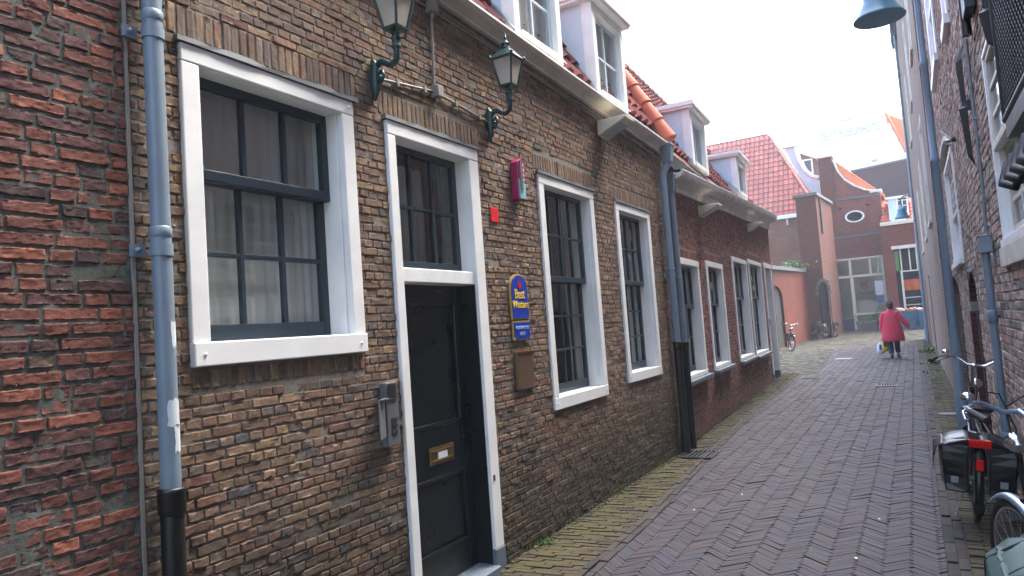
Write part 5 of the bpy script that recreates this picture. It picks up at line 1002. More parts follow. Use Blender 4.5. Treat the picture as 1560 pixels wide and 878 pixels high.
# plain dark wall and white hotel behind
db = thing('rear_building', 'plain grey-brown brick wall rising behind the two shop buildings under the white facade', 'building', (1, 52, 0)); f = FY(52); x0, z0 = yq(1296, 263, 52); x1, z1 = yq(1384, 244, 52)
sl2 = (z1-z0)/(x1-x0); g = MB(f); g.prism([(x0-2, 0), (4.5, 0), (4.5, z0+sl2*(4.5-x0)), (x0-.0, z0), (x0-2, z0-1.4)], 1, -3, 0); g.build('wall', 'fbrick_dark', db); m = MB(f); m.prism([(x0, z0), (4.5, z0+sl2*(4.5-x0)), (4.5, z0+sl2*(4.5-x0)+.12), (x0, z0+.12)], 1, -3, .08); m.build('coping', 'coping_lead', db)
wh = thing('hotel_block', 'white hotel facade with pale grey lettering high above the roofs', 'building', (1, 62, 0)); f = FY(62); P = [yq(*q, 62) for q in [(1222, 300), (1226, 228), (1237, 198), (1283, 183), (1349, 174), (1379, 228), (1392, 300)]]; g = MB(f); g.prism([(P[0][0], 2)]+P[1:6]+[(P[6][0], 8), (P[6][0], 2)], 1, -8, 0); g.build('wall', 'hotel_white', wh)
tx, tz_ = yq(1297, 201, 62); x2, z2 = yq(1342, 191, 62); x1_, z1_ = yq(1250, 212, 62); o = text_part('lettering', 'DELFT MUSEUMHOTEL', .95, f, (x1_+x2)/2, .03, (z1_+z2)/2, 'hotel_letter', wh, 1.0, ext=.01)
bb = o.bound_box; wd = max(b[0] for b in bb)-min(b[0] for b in bb); k_ = (x2-x1_)/wd; sk = (z2-z1_)/(x2-x1_); cx_ = (x1_+x2)/2-1
for v in o.data.vertices: v.co.x = cx_+(v.co.x-cx_)*k_; v.co.z += (v.co.x-cx_)*sk*.6
m = MB(f); 
for a in ((1288, 183, 9), (1262, 237, 6), (1332, 245, 4)): x, z = yq(a[0], a[1], 62); m.box(x-a[2]*.05, x+a[2]*.05, .002, .03, z-.08, z+.08)
m.build('vent_slots', 'hotel_letter', wh)
yb = thing('tiled_house', 'yellow-orange tiled roof edge at the right of the white hotel facade', 'house', (4, 58, 0)); f = FY(58); a, b = yq(1349, 174, 58), yq(1381, 234, 58); c = yq(1400, 170, 58); 
m = MB(); P0 = np.array([b[0], 58, b[1]]); Dd = np.array([a[0]-b[0], 0, a[1]-b[1]]); ll = np.linalg.norm(Dd); m.add([(a[0], 58.0, a[1]), (a[0]+4, 61, a[1]+.3), (b[0]+4, 58, b[1]), (b[0], 57.5, b[1])], [(0, 1, 2, 3)])
Uu = np.array([1, 0, 0.0]); Dn = np.array([Dd[0]*.0, .5, 1.2]); Dn /= np.linalg.norm(Dn); roof_tiles(m, (a[0]-.3, 57.5, b[1]), Uu, Dn, 6, 4.4, .3, .35, .03, inside=lambda p_, q_: (p_+a[0]-.3) > a[0]+(a[1]-(b[1]+q_*Dn[2]))*(b[0]-a[0])/(a[1]-b[1]) and q_*Dn[2] < a[1]-b[1]); m.build('roof', 'tile_yellow', yb)
m = MB(); m.tube([(a[0], 57.6, a[1]), (b[0], 57.4, b[1])], .09, 8); m.build('verge', 'tile_bright', yb); m = MB(); m.box(a[0]+1.6, a[0]+6, 58.6, 61, 0, b[1]); m.build('wall', 'fbrick_dark', yb)

# ================================================================== street things at the far end
def crate(x, y, w, d, h, label, mat='crate_blue'):
    z = gz(y); t = thing('crate', label, 'crate', (x, y, z), 'blue crates of goods before the open shop'); f = Frame((x, y, z), (1, 0, 0), (0, 1, 0)); m = MB(f); k = .03
    for q in ((-w/2, w/2, -d/2, -d/2+k), (-w/2, w/2, d/2-k, d/2), (-w/2, -w/2+k, -d/2+k, d/2-k), (w/2-k, w/2, -d/2+k, d/2-k)): m.box(q[0], q[1], q[2], q[3], .02, h)
    m.box(-w/2, w/2, -d/2, d/2, .0, .03); m.box(-w/2-.02, w/2+.02, -d/2-.02, -d/2-.001, h-.08, h); m.box(-w/2-.015, w/2+.015, -d/2-.015, -d/2-.001, h*.5-.03, h*.5+.03); m.build('body', mat, t, bevel=.008)
    m = MB(f)
    for i in range(26): m.ball((rng.uniform(-w/2+.1, w/2-.1), rng.uniform(-d/2+.1, d/2-.1), h-.06+rng.uniform(0, .12)), rng.uniform(.05, .1), 6)
    m.build('goods', 'goods_mix', t)
    m = MB(f); m.obox((-w*.3, -.1, h+.1), (.3, .2, .06), (.2, .1, .4)); m.build('papers', 'poster_white', t); return t
crate(2.25, 41.9, .98, .8, .98, 'big blue crate heaped with goods outside the open shop, left one'); crate(3.1, 41.6, .65, .8, .92, 'blue crate of goods outside the open shop, right one by the wall')
t = thing('planter', 'weathered stone trough planter under the cream shop window', 'planter', (.25, 43.3, .3)); m = MB(); x0, x1 = yq(1303, 480, 43.3)[0], yq(1335, 480, 43.3)[0]
m.box(x0, x1, 43.05, 43.6, .62, .80); m.box(x0+.05, x0+.35, 43.1, 43.55, .28, .62); m.box(x1-.35, x1-.05, 43.1, 43.55, .28, .62); m.build('trough', 'stone_trough', t, bevel=.02)
def leaves(m, c, r, n, s=.05, up=.5):
    for _ in range(n):
        p = np.array(c)+rng.normal(0, 1, 3)*np.array(r)*.5; a = rng.normal(0, 1, 3); a[2] = abs(a[2])*up+.1; a /= np.linalg.norm(a); b = np.cross(a, rng.normal(0, 1, 3)); b /= np.linalg.norm(b); L_ = s*rng.uniform(.6, 1.5)
        m.add([p, p+a*L_*.5+b*L_*.22, p+a*L_, p+a*L_*.5-b*L_*.22], [(0, 1, 2, 3)], (random.random(), random.random(), 1))
m = MB(); leaves(m, ((x0+x1)/2, 43.3, .95), (x1-x0, .3, .2), 160, .1); o = m.build('plants', 'leaf_green', t); o['kind'] = 'stuff'
t = thing('bucket', 'green bucket with a leafy plant standing at the shop front corner', 'bucket', (1.3, 43.2, .3)); m = MB(); bx_ = yq(1340, 480, 43.2)[0]; m.lathe([(.17, 0), (.25, .5), (.27, .5), (.27, .55), (.24, .55), (.23, .45), (0, .45)], (bx_, 43.2, .3), 14); m.build('pail', 'bucket_green', t); m = MB(); leaves(m, (bx_, 43.2, .98), (.35, .3, .3), 120, .12); m.build('plant', 'leaf_green', t)

# ================================================================== BICYCLES
def bicycle(label, loc, heading, lean, steer, saddle_h, bar_h, R=.34, wb=1.07, fm='bike_black', mg='bike_black', bags=None, group=None, far=False, barw=.28, barmat='chrome', sweep=.22, steerpoint=None):
    t = thing('bicycle', label, 'bicycle', loc, group); t.rotation_euler = (0, lean, heading); seg = 8 if not far else 6
    # local: +y forward, x right, rear hub at y=0
    hb_, ht = np.array([0, wb-.20, .60]), np.array([0, wb-.28, bar_h-.18]); bbk = np.array([0, .42, .28]); st = np.array([0, .17, saddle_h-.12]); ax = (ht-hb_)/np.linalg.norm(ht-hb_); Rm = np.array(Matrix.Rotation(steer, 3, Vector(ax)))
    S_ = lambda p: hb_+Rm @ (np.array(p, float)-hb_)
    def B(m, name, mat, par=t, bev=0): return m.build(name, mat, par, local=True, bevel=bev)
    m = MB(); m.tube([ht, (hb_+ht)/2, hb_], .019, seg); m.tube([hb_+ax*.06, (0, wb-.42, .42), (0, .62, .30), bbk], .018, seg); m.tube([hb_+ax*.18, (0, wb-.50, .52), (0, .55, .40), (0, .36, .42)], .013, seg); m.tube([bbk, (0, .36, .42), st], .016, seg)
    for s in (-1, 1): m.tube([bbk, (s*.05, .3, .30), (s*.06, 0, R)], .010, seg); m.tube([(0, .22, saddle_h-.2), (s*.05, .14, saddle_h-.3), (s*.06, 0, R)], .008, seg)
    fo = MB(); 
    for s in (-1, 1): fo.tube([S_(hb_-ax*.01), S_(hb_+np.array([s*.05, .01, -.05])), S_((s*.055, wb-.10, .42)), S_((s*.055, wb, R))], [.018, .016, .013, .010], seg)
    B(m, 'frame', fm); B(fo, 'fork', fm)
    for nm, c, tf in (('wheel', (0, 0, R), lambda p: np.array(p, float)), ('wheel', (0, wb, R), S_)):
        m = MB(); c = np.array(c); k = 40 if not far else 24
        m.tube([tf(c+np.array([0, (R-.018)*math.cos(a), (R-.018)*math.sin(a)])) for a in np.linspace(0, 2*math.pi, k, endpoint=False)], .019, 8, closed=True); w = B(m, 'tyre' if False else 'wheel', 'rubber')
        m = MB(); m.tube([tf(c+np.array([0, (R-.042)*math.cos(a), (R-.042)*math.sin(a)])) for a in np.linspace(0, 2*math.pi, k, endpoint=False)], .011, 6, closed=True); B(m, 'rim', 'chrome', w)
        m = MB(); ns = 28 if not far else 14
        for i in range(ns): a = 2*math.pi*i/ns; s = .025*(1 if i % 2 else -1); a2 = a+.5*(1 if i % 4 < 2 else -1); m.tube([tf(c+np.array([s, .02*math.cos(a2), .02*math.sin(a2)])), tf(c+np.array([0, (R-.045)*math.cos(a), (R-.045)*math.sin(a)]))], .0013 if not far else .003, 4, cap=False)
        B(m, 'spokes', 'steel', w); m = MB(); m.tube([tf(c+np.array([-.055, 0, 0])), tf(c+np.array([.055, 0, 0]))], .02, 8); B(m, 'hub', 'steel', w)
        rear = nm and c[1] == 0; a0, a1 = (R_(-8), R_(165)) if rear else (R_(15), R_(160)); m = MB(); rr = R+.022; ga = np.linspace(a0 if rear else R_(12), R_(200) if rear else R_(195), 22); V = []
        if not rear: ga = np.linspace(R_(52), R_(205), 22)
        for a in ga:
            for x, dr in ((-.030, -.016), (-.022, .0), (-.008, .006), (.008, .006), (.022, 0), (.030, -.016), (.026, -.018), (.007, .002), (-.007, .002), (-.026, -.018)): V.append(tf(c+np.array([x, (rr+dr)*math.cos(a), (rr+dr)*math.sin(a)])))
        m.add(V, [(i*10+j, i*10+(j+1) % 10, (i+1)*10+(j+1) % 10, (i+1)*10+j) for i in range(21) for j in range(10)], smooth=True); B(m, 'mudguard', mg)
        m = MB(); ae = ga[-1]; V = []
        for a in (ae-.02, ae+.10, ae+.22):
            for x in (-.034, .034):
                for dr in (-.002, .008): V.append(tf(c+np.array([x*(1 if a < ae+.2 else .8), (rr+dr)*math.cos(a), (rr+dr)*math.sin(a)])))
        m.add(V, [(0, 2, 6, 4), (1, 5, 7, 3), (4, 6, 10, 8), (5, 9, 11, 7), (8, 10, 11, 9), (0, 4, 5, 1), (4, 8, 9, 5), (2, 3, 7, 6), (6, 7, 11, 10)]); B(m, 'mudflap', 'rubber')
    # handlebar
    tp = ht+ax*.18; zb = bar_h; g0 = tp+np.array([0, .02, 0]); m = MB(); m.tube([S_(ht), S_(tp)], .013, seg); m.tube([S_(tp-ax*.02), S_(g0+np.array([0, .06, -.0]))], .014, seg)
    for s in (-1, 1): pts = [g0+np.array([0, .06, 0]), g0+np.array([s*.06, .075, .0]), g0+np.array([s*.13, .09, .045]), g0+np.array([s*(barw-.06), .06, .055]), g0+np.array([s*barw, -.02, .045]), g0+np.array([s*(barw+.01), -sweep*.6, .03]), g0+np.array([s*(barw+.01), -sweep, .02])]; m.tube([S_(p) for p in pts], .0105, 10)
    hbm = B(m, 'handlebar', barmat)
    for s in (-1, 1): m = MB(); m.tube([S_(g0+np.array([s*(barw+.01), -sweep*.35, .035])), S_(g0+np.array([s*(barw+.01), -sweep-.02, .018]))], .0165, 10); B(m, 'grip', 'rubber', hbm)
    m = MB(); bc = S_(g0+np.array([-(barw-.03), .05, .075])); m.lathe([(.028, 0), (.031, .01), (.024, .024), (.01, .031), (0, .032)], bc, 14); B(m, 'bell', 'chrome', hbm)
    m = MB(); 
    for s in (-1, 1): m.tube([S_(g0+np.array([s*(barw-.05), .07, .04])), S_(g0+np.array([s*(barw+.0), .05, .02])), S_(g0+np.array([s*(barw+.03), -.06, .0]))], .006, 6)
    B(m, 'brake_lever', 'steel', hbm)
    m = MB(); m.tube([S_(g0+np.array([-(barw-.05), .07, .04])), S_(g0+np.array([-.14, .20, .10])), S_(g0+np.array([0, .24, .06])), S_(g0+np.array([.02, .18, -.1])), S_(hb_+np.array([0, .06, .1]))], .004, 6); m.tube([S_(g0+np.array([(barw-.05), .07, .04])), S_(g0+np.array([.12, .19, .07])), S_(g0+np.array([0, .2, .0])), S_(hb_+np.array([0, .05, .0]))], .004, 6); B(m, 'cables', 'rubber', hbm)
    m = MB(); hl = S_(g0+np.array([0, .14, -.16])); m.lathe([(0, -.04), (.03, -.035), (.042, .0), (.045, .03), (.0, .034)], hl, 12, rot=(R_(-80), 0, steer)); B(m, 'headlamp', 'chrome')
    # saddle
    m = MB(); sh = saddle_h; prof = []
    secs = [(-.13, .085, 0), (-.11, .105, .012), (-.05, .10, .012), (.0, .06, .006), (.06, .03, .004), (.12, .022, .0), (.145, .012, -.01)]; V = []; k = 10
    for y, w, dz in secs:
        for i in range(k): a = 2*math.pi*i/k; V.append((w*math.cos(a), y+.17, sh+dz+(.022 if math.sin(a) > 0 else .038)*math.sin(a)))
    m.add(V, [(i*k+j, i*k+(j+1) % k, (i+1)*k+(j+1) % k, (i+1)*k+j) for i in range(len(secs)-1) for j in range(k)]+[tuple(range(k)), tuple(range(len(secs)*k-k, len(secs)*k))], smooth=True); sd = B(m, 'saddle', 'bike_black')
    m = MB(); m.tube([(0, .17, sh-.14), (0, .16, sh-.03)], .013, 8)
    for s in (-1, 1): m.tube([(s*.055+.014*math.cos(q), .08+.014*math.sin(q), sh-.10+.009*i) for i, q in enumerate(np.linspace(0, 12, 9))], .004, 5)
    m.tube([(-.09, .05, sh-.02), (-.05, .02, sh-.015), (.05, .02, sh-.015), (.09, .05, sh-.02)], .006, 6); B(m, 'springs', 'chrome', sd)
    # carrier, chain case, pedals, stand
    m = MB(); cz = 2*R+.07
    for s in (-1, 1): m.tube([(s*.05, .2, cz), (s*.06, -.25, cz), (s*.02, -.3, cz)], .006, 6); m.tube([(s*.06, -.15, cz), (s*.06, 0, R)], .005, 6)
    m.tube([(0, .2, cz), (0, -.28, cz)], .005, 6); B(m, 'carrier', 'steel')
    m = MB(); m.prism([(-.06, R+.05), (-.08, R), (-.06, R-.05), (.42, .20), (.52, .24), (.52, .33), (.42, .37)], 0, .055, .085); B(m, 'chain_case', fm, bev=.01)
    m = MB(); m.tube([(.10, .42, .28), (.10, .50, .12)], .009, 6); m.tube([(-.10, .42, .28), (-.10, .34, .44)], .009, 6); cr = B(m, 'crank', 'steel')
    for s, q in ((1, (.16, .50, .12)), (-1, (-.16, .34, .44))): m = MB(); m.obox(q, (.09, .07, .022)); p_ = B(m, 'pedal', 'rubber', cr); m = MB(); m.obox((q[0], q[1]-.037, q[2]), (.06, .004, .012)); B(m, 'reflector', 'amber', cr)
    m = MB(); m.tube([(-.05, .12, .30), (-.13, .05, .01)], .008, 6); B(m, 'kickstand', 'steel')
    if bags:
        bm_, wd, zt, zb2, y0, y1 = bags
        for s in (-1, 1):
            m = MB(); xi, xo = s*.06, s*wd; nY, nZ = 8, 6; V = []
            def bulge(u, v): return .0+.022*math.sin(u*math.pi)*math.sin(v*math.pi)+rng.normal(0, .0035)
            G = {}
            for side in (0, 1):
                for i in range(nY+1):
                    for j in range(nZ+1):
                        u, v = i/nY, j/nZ; y = y0+(y1-y0)*u; z = zb2+(zt-zb2)*v; x = (xo*(.86+.14*v)+s*bulge(u, v)) if side else xi; V.append((x, y+.012*math.sin(v*7)*(1 if side else 0), z))
            q = (nY+1)*(nZ+1); ix = lambda sd_, i, j: sd_*q+i*(nZ+1)+j; Fc = []
            for sd_ in (0, 1): Fc += [(ix(sd_, i, j), ix(sd_, i+1, j), ix(sd_, i+1, j+1), ix(sd_, i, j+1)) for i in range(nY) for j in range(nZ)]
            for i in range(nY): Fc += [(ix(0, i, 0), ix(0, i+1, 0), ix(1, i+1, 0), ix(1, i, 0)), (ix(0, i, nZ), ix(0, i+1, nZ), ix(1, i+1, nZ), ix(1, i, nZ))]
            for j in range(nZ): Fc += [(ix(0, 0, j), ix(0, 0, j+1), ix(1, 0, j+1), ix(1, 0, j)), (ix(0, nY, j), ix(0, nY, j+1), ix(1, nY, j+1), ix(1, nY, j))]
            m.add(V, Fc, smooth=False); bg = B(m, 'pannier', bm_, bev=.012)
            m = MB(); m.obox((s*(wd*.62), y0-.012, zb2+.09), (.045, .006, .045)); B(m, 'reflector', 'reflect_grey', bg)
            m = MB(); V = []; n1_ = 9
            for i in range(n1_):
                u = i/(n1_-1); y = y0-.02+(y1-y0+.04)*u
                for j, (x, z) in enumerate(((s*.0, zt+.045), (s*.09, zt+.04), (s*(wd*.75), zt+.012), (s*(wd+.025), zt-.035), (s*(wd+.035), zt-.10))): V.append((x, y+rng.normal(0, .003), z+rng.normal(0, .006)))
            m.add(V, [(i*5+j, i*5+j+1, (i+1)*5+j+1, (i+1)*5+j) for i in range(n1_-1) for j in range(4)], smooth=True); fl_ = B(m, 'bag_flap', bm_, bg); sm_ = fl_.modifiers.new('solid', 'SOLIDIFY'); sm_.thickness = .006
            m = MB(); [m.tube([(s*.09, y, zt+.05), (s*(wd*.75), y, zt+.02), (s*(wd+.04), y, zt-.04), (s*(wd+.045), y, zt-.2)], .009, 4, flat=.35) for y in (y0+.06, y1-.06)]; B(m, 'strap', 'strap_dark', bg)
    m = MB(); m.obox((0, -.325, 2*R), (.135, .03, .055)); B(m, 'rear_light', 'lens_red', bev=.006) if not far else None
    if not far: m = MB(); m.obox((0, -R-.03, R+.17), (.05, .02, .075)); B(m, 'rear_reflector', 'lens_red', bev=.006)
    return t
bicycle('black bicycle with black double panniers and red rear light leaning on the right wall', (2.90, 6.16, 0.0), R_(-1), R_(6), R_(-14), .81, 1.10, R=.315, wb=1.03, bags=('pannier_black', .235, .60, .26, -.26, .12), barw=.25)
bicycle('silver bicycle with dark green pannier at the lower right edge, nearest to the viewer', (3.01, 3.08, 0.0), R_(-1), R_(1), R_(18), .88, 1.13, R=.335, wb=1.02, fm='bike_silver', mg='bike_silver', bags=('pannier_green', .19, .70, .34, -.24, .14), barw=.23, barmat='bike_silver')
bk = bicycle('dark bicycle parked across the arched doorway of the brick block, right one of the pair', (-.95, 38.6, gz(38.6)), R_(25), R_(-5), R_(20), .85, 1.08, group='bicycles parked by the garden wall', far=True, bags=('pannier_black', .2, .7, .4, -.2, .12))
copy_tree(bk, (-1.45, 37.6, gz(37.6)), R_(78), 'dark bicycle leaning on the garden wall, left one of the pair beside the arched doorway').rotation_euler = (0, R_(-4), R_(78))
b3 = copy_tree(bk, (-2.05, 31.2, 0), R_(40), 'dark bicycle half hidden by the corner of the red-plum brick house'); b3.rotation_euler = (0, R_(-4), R_(-170))

# ================================================================== PERSON (seen from behind, walking away)
PX, PY = 1.99, 24.2; pt = thing('person', 'person in a long red coat walking away with plastic bags in the left hand', 'person', (PX, PY, 0))
def skin(name, verts, edges, radii, mat, parent, root=0, sub=1):
    me = bpy.data.meshes.new(name); me.from_pydata(verts, edges, []); o = bpy.data.objects.new(name, me); COL.objects.link(o); o.parent = parent; WLOC[o.name] = WLOC[parent.name]
    md = o.modifiers.new('skin', 'SKIN'); md.use_smooth_shade = True
    for i, r in enumerate(radii): me.skin_vertices[0].data[i].radius = r if hasattr(r, '__len__') else (r, r)
    me.skin_vertices[0].data[root].use_root = True; s = o.modifiers.new('sub', 'SUBSURF'); s.levels = s.render_levels = sub; me.materials.append(M[mat]); return o
V = [(0, 0, .84), (0, 0, 1.0), (0, .01, 1.2), (0, .0, 1.38), (0, .0, 1.45), (0, .02, 1.52), (0, .03, 1.60), (0, .02, 1.66)]; E = [(0, 1), (1, 2), (2, 3), (3, 4), (4, 5), (5, 6), (6, 7)]; Rr = [.12, .13, .13, .10, .055, .075, .085, .05]
def chain(start, pts, rs):
    pr = start
    for p, r in zip(pts, rs): V.append(p); Rr.append(r); E.append((pr, len(V)-1)); pr = len(V)-1
    return pr
lh = chain(3, [(-.19, 0, 1.35), (-.25, -.01, 1.08), (-.27, .03, .86), (-.27, .05, .80)], [.06, .045, .033, .028]); rh = chain(3, [(.19, 0, 1.35), (.31, -.03, 1.12), (.42, .04, .94), (.455, .06, .885)], [.06, .045, .033, .028])
for hnd, sg, d in ((lh, -1, (0, .0, -1)), (rh, 1, (.35, .15, -.9))):
    b = np.array(V[hnd])
    for k, ln in enumerate((.065, .075, .07, .055)):
        o_ = np.array([0, -.03+.02*k, -.02]); q = b+o_; q2 = q+np.array(d)*ln*.55; q3 = q2+np.array([-sg*.015, 0, -ln*.4]); chain(hnd, [tuple(q), tuple(q2), tuple(q3)], [.011, .009, .008])
    chain(hnd, [tuple(b+np.array([-sg*.02, .03, -.01])), tuple(b+np.array([-sg*.03, .045, -.045]))], [.011, .009])
lf = chain(0, [(-.09, .0, .80), (-.08, .02, .45), (-.07, -.10, .12), (-.07, -.06, .06), (-.07, .05, .035)], [.08, .055, .037, .035, .028]); rf = chain(0, [(.09, .0, .80), (.09, .06, .45), (.10, .12, .12), (.10, .16, .05), (.10, .27, .035)], [.08, .055, .037, .035, .028])
skin('body', V, E, Rr, 'skin', pt)
m = MB(Frame((PX, PY, 0), (1, 0, 0), (0, 1, 0)))
def loft(m, secs, seg=28, wob=.0):
    V = []
    for (cx_, cy_, z, rx, ry) in secs:
        for k in range(seg): a = 2*math.pi*k/seg; w = 1+wob*math.sin(7*a+z*3)*max(0, (1.3-z)); V.append((cx_+rx*w*math.cos(a), cy_+ry*w*math.sin(a), z))
    m.add(V, [(i*seg+k, i*seg+(k+1) % seg, (i+1)*seg+(k+1) % seg, (i+1)*seg+k) for i in range(len(secs)-1) for k in range(seg)], smooth=True)
loft(m, [(0, 0, .51, .30, .20), (0, 0, .54, .315, .215), (0, 0, .75, .30, .20), (0, 0, 1.0, .26, .175), (0, 0, 1.2, .24, .16), (0, 0, 1.32, .225, .14), (0, 0, 1.39, .185, .12), (0, .0, 1.44, .11, .09), (0, .01, 1.475, .075, .075), (0, .01, 1.50, .07, .07)], wob=.05)
m.tube([(-.17, 0, 1.37), (-.225, -.005, 1.27), (-.265, -.01, 1.08), (-.28, .03, .90), (-.28, .04, .84)], [.08, .082, .07, .06, .062], 14); m.tube([(.16, 0, 1.37), (.23, -.01, 1.26), (.33, -.03, 1.11), (.42, .03, .97), (.445, .05, .925)], [.08, .082, .072, .062, .064], 14); m.build('coat', 'coat', pt)
m = MB(Frame((PX, PY, 0), (1, 0, 0), (0, 1, 0))); m.tube([(-.09, 0, .80), (-.085, .02, .48), (-.072, -.09, .14)], [.11, .085, .07], 14); m.tube([(.09, 0, .80), (.095, .05, .48), (.10, .11, .16)], [.11, .085, .07], 14); m.build('trousers', 'trousers', pt)
for x, y0, tz_, up_ in ((-.07, -.10, .03, .03), (.10, .15, .02, .0)):
    m = MB(Frame((PX, PY, 0), (1, 0, 0), (0, 1, 0))); loft(m, [(x, y0+.07, .0, .045, .125), (x, y0+.07, .03, .05, .13), (x, y0+.05, .07, .045, .10), (x, y0+.0, .10, .04, .05)], 14); m.add([(x+.045*math.cos(a), y0+.07+.125*math.sin(a), .0) for a in np.linspace(0, 6.28, 14)], [tuple(range(14))]); m.build('shoe', 'shoe', pt)
m = MB(Frame((PX, PY, 0), (1, 0, 0), (0, 1, 0))); m.ball((0, -.005, 1.625), (.108, .115, .115), 14); m.ball((0, -.035, 1.58), (.098, .08, .09), 12)
for _ in range(40): a, b = rng.uniform(0, 2*math.pi), rng.uniform(-.3, 1.5); m.ball((.10*math.cos(a)*math.cos(b), -.01+.105*math.sin(a)*math.cos(b)-.01, 1.625+.105*math.sin(b)), .022, 5)
m.build('hair', 'hair', pt)
def bag(label, x, y, z0, z1, w, d, mat, mat2):
    t = thing('shopping_bag', label, 'bag', (x, y, z0), 'plastic bags in the left hand of the person'); m = MB(Frame((x, y, 0), (1, 0, 0), (0, 1, 0))); loft(m, [(0, 0, z0, w*.35, d*.5), (0, 0, z0+.02, w*.48, d), (0, 0, z0+.12, w*.52, d*1.15), (.0, 0, z1-.12, w*.42, d*.9), (0, 0, z1, w*.2, d*.4)], 14, .0)
    m.add([(w*.35*math.cos(a), d*.5*math.sin(a), z0) for a in np.linspace(0, 6.28, 12)], [tuple(range(12))]); m.build('bag_body', mat, t); m = MB(Frame((x, y, 0), (1, 0, 0), (0, 1, 0)))
    for s in (-1, 1): m.tube([(s*w*.15, 0, z1-.02), (s*w*.1, 0, z1+.08), (PX-.27-x+s*.01, PY+.05-y, .765)], .006, 5)
    m.build('handle', mat, t); m = MB(Frame((x, y, 0), (1, 0, 0), (0, 1, 0))); m.obox((.02, -d*1.08, (z0+z1)/2+.02), (w*.5, .01, (z1-z0)*.42), (0, 0, .0)); m.build('print', mat2, t)
bag('yellow and black plastic shopping bag hanging nearest the leg of the person in red', PX-.235, PY+.03, .20, .62, .20, .07, 'bag_yellow', 'bag_black'); bag('pale blue-white plastic shopping bag on the outer side of the person in red', PX-.36, PY+.08, .12, .50, .22, .07, 'bag_white', 'sign_blue')

# ================================================================== weeds, leaves
def weed(x, y, n, s, label, z=None, grp='small green weeds in the paving', r=.1):
    z = gz(y) if z is None else z; m = MB(); leaves(m, (x, y, z+s*.35), (r, r, s*.6), n, s); o = m.build('weed', 'leaf_green'); o['label'] = label; o['category'] = 'weed'; o['group'] = grp
weed(.06, 4.72, 40, .035, 'little green weed in the joint at the foot of the yellow-brown wall, near the door', r=.07); weed(.05, 6.4, 26, .03, 'tiny green weed at the wall foot below the second tall window', r=.05)
weed(3.02, 25.5, 130, .12, 'bright green weeds at the foot of the right wall near the distant lamp post', r=.28); weed(3.02, 21.0, 90, .09, 'green weed clump at the foot of the right wall, right of the person', r=.25); weed(3.05, 18.2, 60, .07, 'small weed patch at the right wall foot, nearest of its row', r=.3); weed(3.05, 7.0, 70, .05, 'green tuft under the black panniers at the foot of the right wall', r=.16)
xg, zg = fg.at(1215, 404); pw = fg.w(np.array([[xg, -.3, 3.75]]))[0]; m = MB(); leaves(m, pw+np.array([0, 0, .1]), (.7, .5, .25), 260, .14); o = m.build('wall_plant', 'leaf_green'); o['label'] = 'green leafy plant growing on top of the garden wall'; o['category'] = 'plant'
g = MB()
for _ in range(900):   # moss tufts along the wall feet
    y = rng.uniform(1, 19); x = wallx(y)+abs(rng.normal(0, .03))+.005; s = rng.uniform(.004, .012); g.ball((x, y, .012), (s, s*1.6, s*.7), 5)
for _ in range(500): y = rng.uniform(4, 30); x = XR-abs(rng.normal(0, .04))-.005; s = rng.uniform(.005, .014); g.ball((x, y, .012), (s, s*1.6, s*.7), 5)
struct(g.build('moss', 'moss_green'), 'stuff')
g = MB(); 
for _ in range(22):
    y = rng.uniform(3.5, 22); x = rng.uniform(.2, 3.1); s = rng.uniform(.006, .018); a = rng.uniform(0, 6.28); z = .012
    g.add([(x+s*math.cos(a+k*1.57+rng.normal(0, .3))*rng.uniform(.6, 1.1), y+s*math.sin(a+k*1.57), z+rng.uniform(0, .006)) for k in range(4)], [(0, 1, 2, 3)])
struct(g.build('litter', 'floodlight'), 'stuff')

# ================================================================== separate parts that are several pieces
def split_islands(o):
    me = o.data; n = len(me.vertices); par = list(range(n))
    def find(a):
        while par[a] != a: par[a] = par[par[a]]; a = par[a]
        return a
    for e in me.edges:
        a, b = find(e.vertices[0]), find(e.vertices[1])
        if a != b: par[a] = b
    roots = sorted(set(find(i) for i in range(n)))
    if len(roots) < 2: return
    for k, r in enumerate(roots):
        bm = bmesh.new(); bm.from_mesh(me); bm.verts.ensure_lookup_table(); bmesh.ops.delete(bm, geom=[v for v in bm.verts if find(v.index) != r], context='VERTS')
        m2 = me.copy(); bm.to_mesh(m2); bm.free(); c = o.copy(); c.data = m2; COL.objects.link(c); c.name = o.name.split('.')[0]
        if k == 0:
            for ch in list(o.children): ch.parent = c
    bpy.data.objects.remove(o)
SPLIT = {'strap', 'plinth', 'cheek', 'flashing', 'jamb', 'window_sticker', 'screw', 'vent_slots', 'lock_plate', 'jamb_lining', 'string_course', 'counter', 'shelf'}
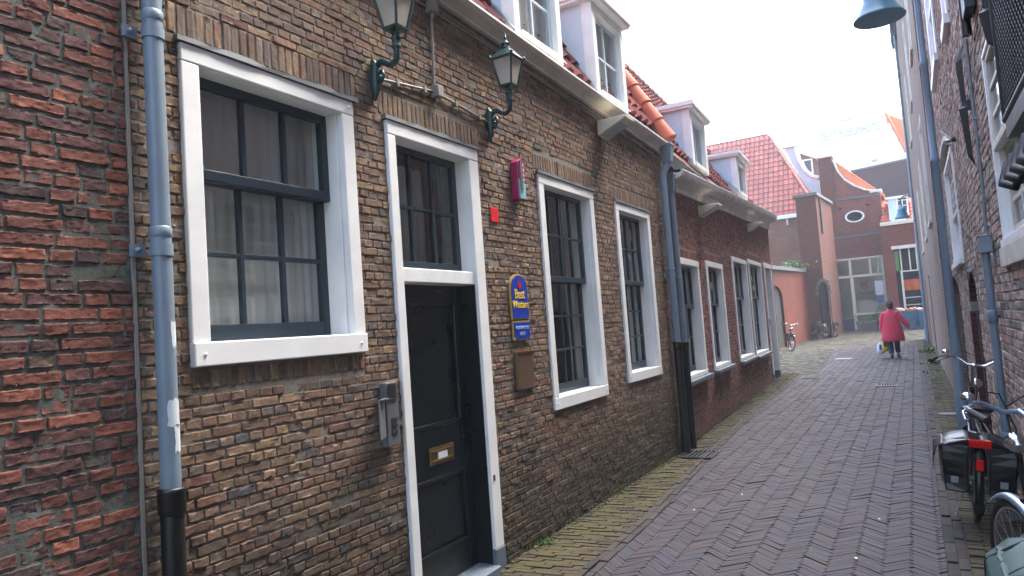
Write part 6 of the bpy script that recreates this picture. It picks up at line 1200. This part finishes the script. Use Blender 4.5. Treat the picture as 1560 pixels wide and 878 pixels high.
for o in list(bpy.data.objects):
    if o.type == 'MESH' and o.name.split('.')[0] in SPLIT: split_islands(o)

# ================================================================== HAZE
hm = bpy.data.materials.new('haze'); hm.use_nodes = True; hm.node_tree.nodes.clear(); ho = hm.node_tree.nodes.new('ShaderNodeOutputMaterial'); pv = hm.node_tree.nodes.new('ShaderNodeVolumePrincipled')
pv.inputs['Color'].default_value = (.9, .95, 1, 1); pv.inputs['Density'].default_value = .0021; hm.node_tree.links.new(pv.outputs[0], ho.inputs['Volume']); M['haze'] = hm
m = MB(); m.box(-620, 620, -62, 902, -1.2, 20); struct(m.build('haze', 'haze'), 'stuff')

# ================================================================== LIGHT
w = bpy.data.worlds.new('World'); S.world = w; w.use_nodes = True; nt = w.node_tree; nt.nodes.clear(); sky = nt.nodes.new('ShaderNodeTexSky'); sky.sky_type = 'NISHITA'; sky.sun_disc = False
EL, AZ = 58, 32
sky.sun_elevation = R_(EL); sky.sun_rotation = R_(AZ); sky.dust_density = 4; sky.air_density = 1.0; sky.ozone_density = 1.0
hsv = nt.nodes.new('ShaderNodeHueSaturation'); hsv.inputs['Saturation'].default_value = 1.0; bg = nt.nodes.new('ShaderNodeBackground'); bg.inputs['Strength'].default_value = .15; ow = nt.nodes.new('ShaderNodeOutputWorld')
nt.links.new(sky.outputs[0], hsv.inputs['Color']); nt.links.new(hsv.outputs[0], bg.inputs[0]); nt.links.new(bg.outputs[0], ow.inputs[0])
ld = bpy.data.lights.new('sun', 'SUN'); ld.energy = 1.5; ld.angle = R_(40); ld.color = (1, .99, .97); lo = bpy.data.objects.new('sun', ld); COL.objects.link(lo)
dv = Vector((math.sin(R_(AZ))*math.cos(R_(EL)), math.cos(R_(AZ))*math.cos(R_(EL)), math.sin(R_(EL)))); lo.rotation_euler = dv.to_track_quat('Z', 'Y').to_euler(); lo.location = dv*40
S.view_settings.view_transform = 'Standard'; S.view_settings.look = 'None'; S.view_settings.exposure = 3.1; S.view_settings.gamma = 1.0; S.view_settings.use_curve_mapping = False
S.cycles.max_bounces = 6; S.cycles.transparent_max_bounces = 8
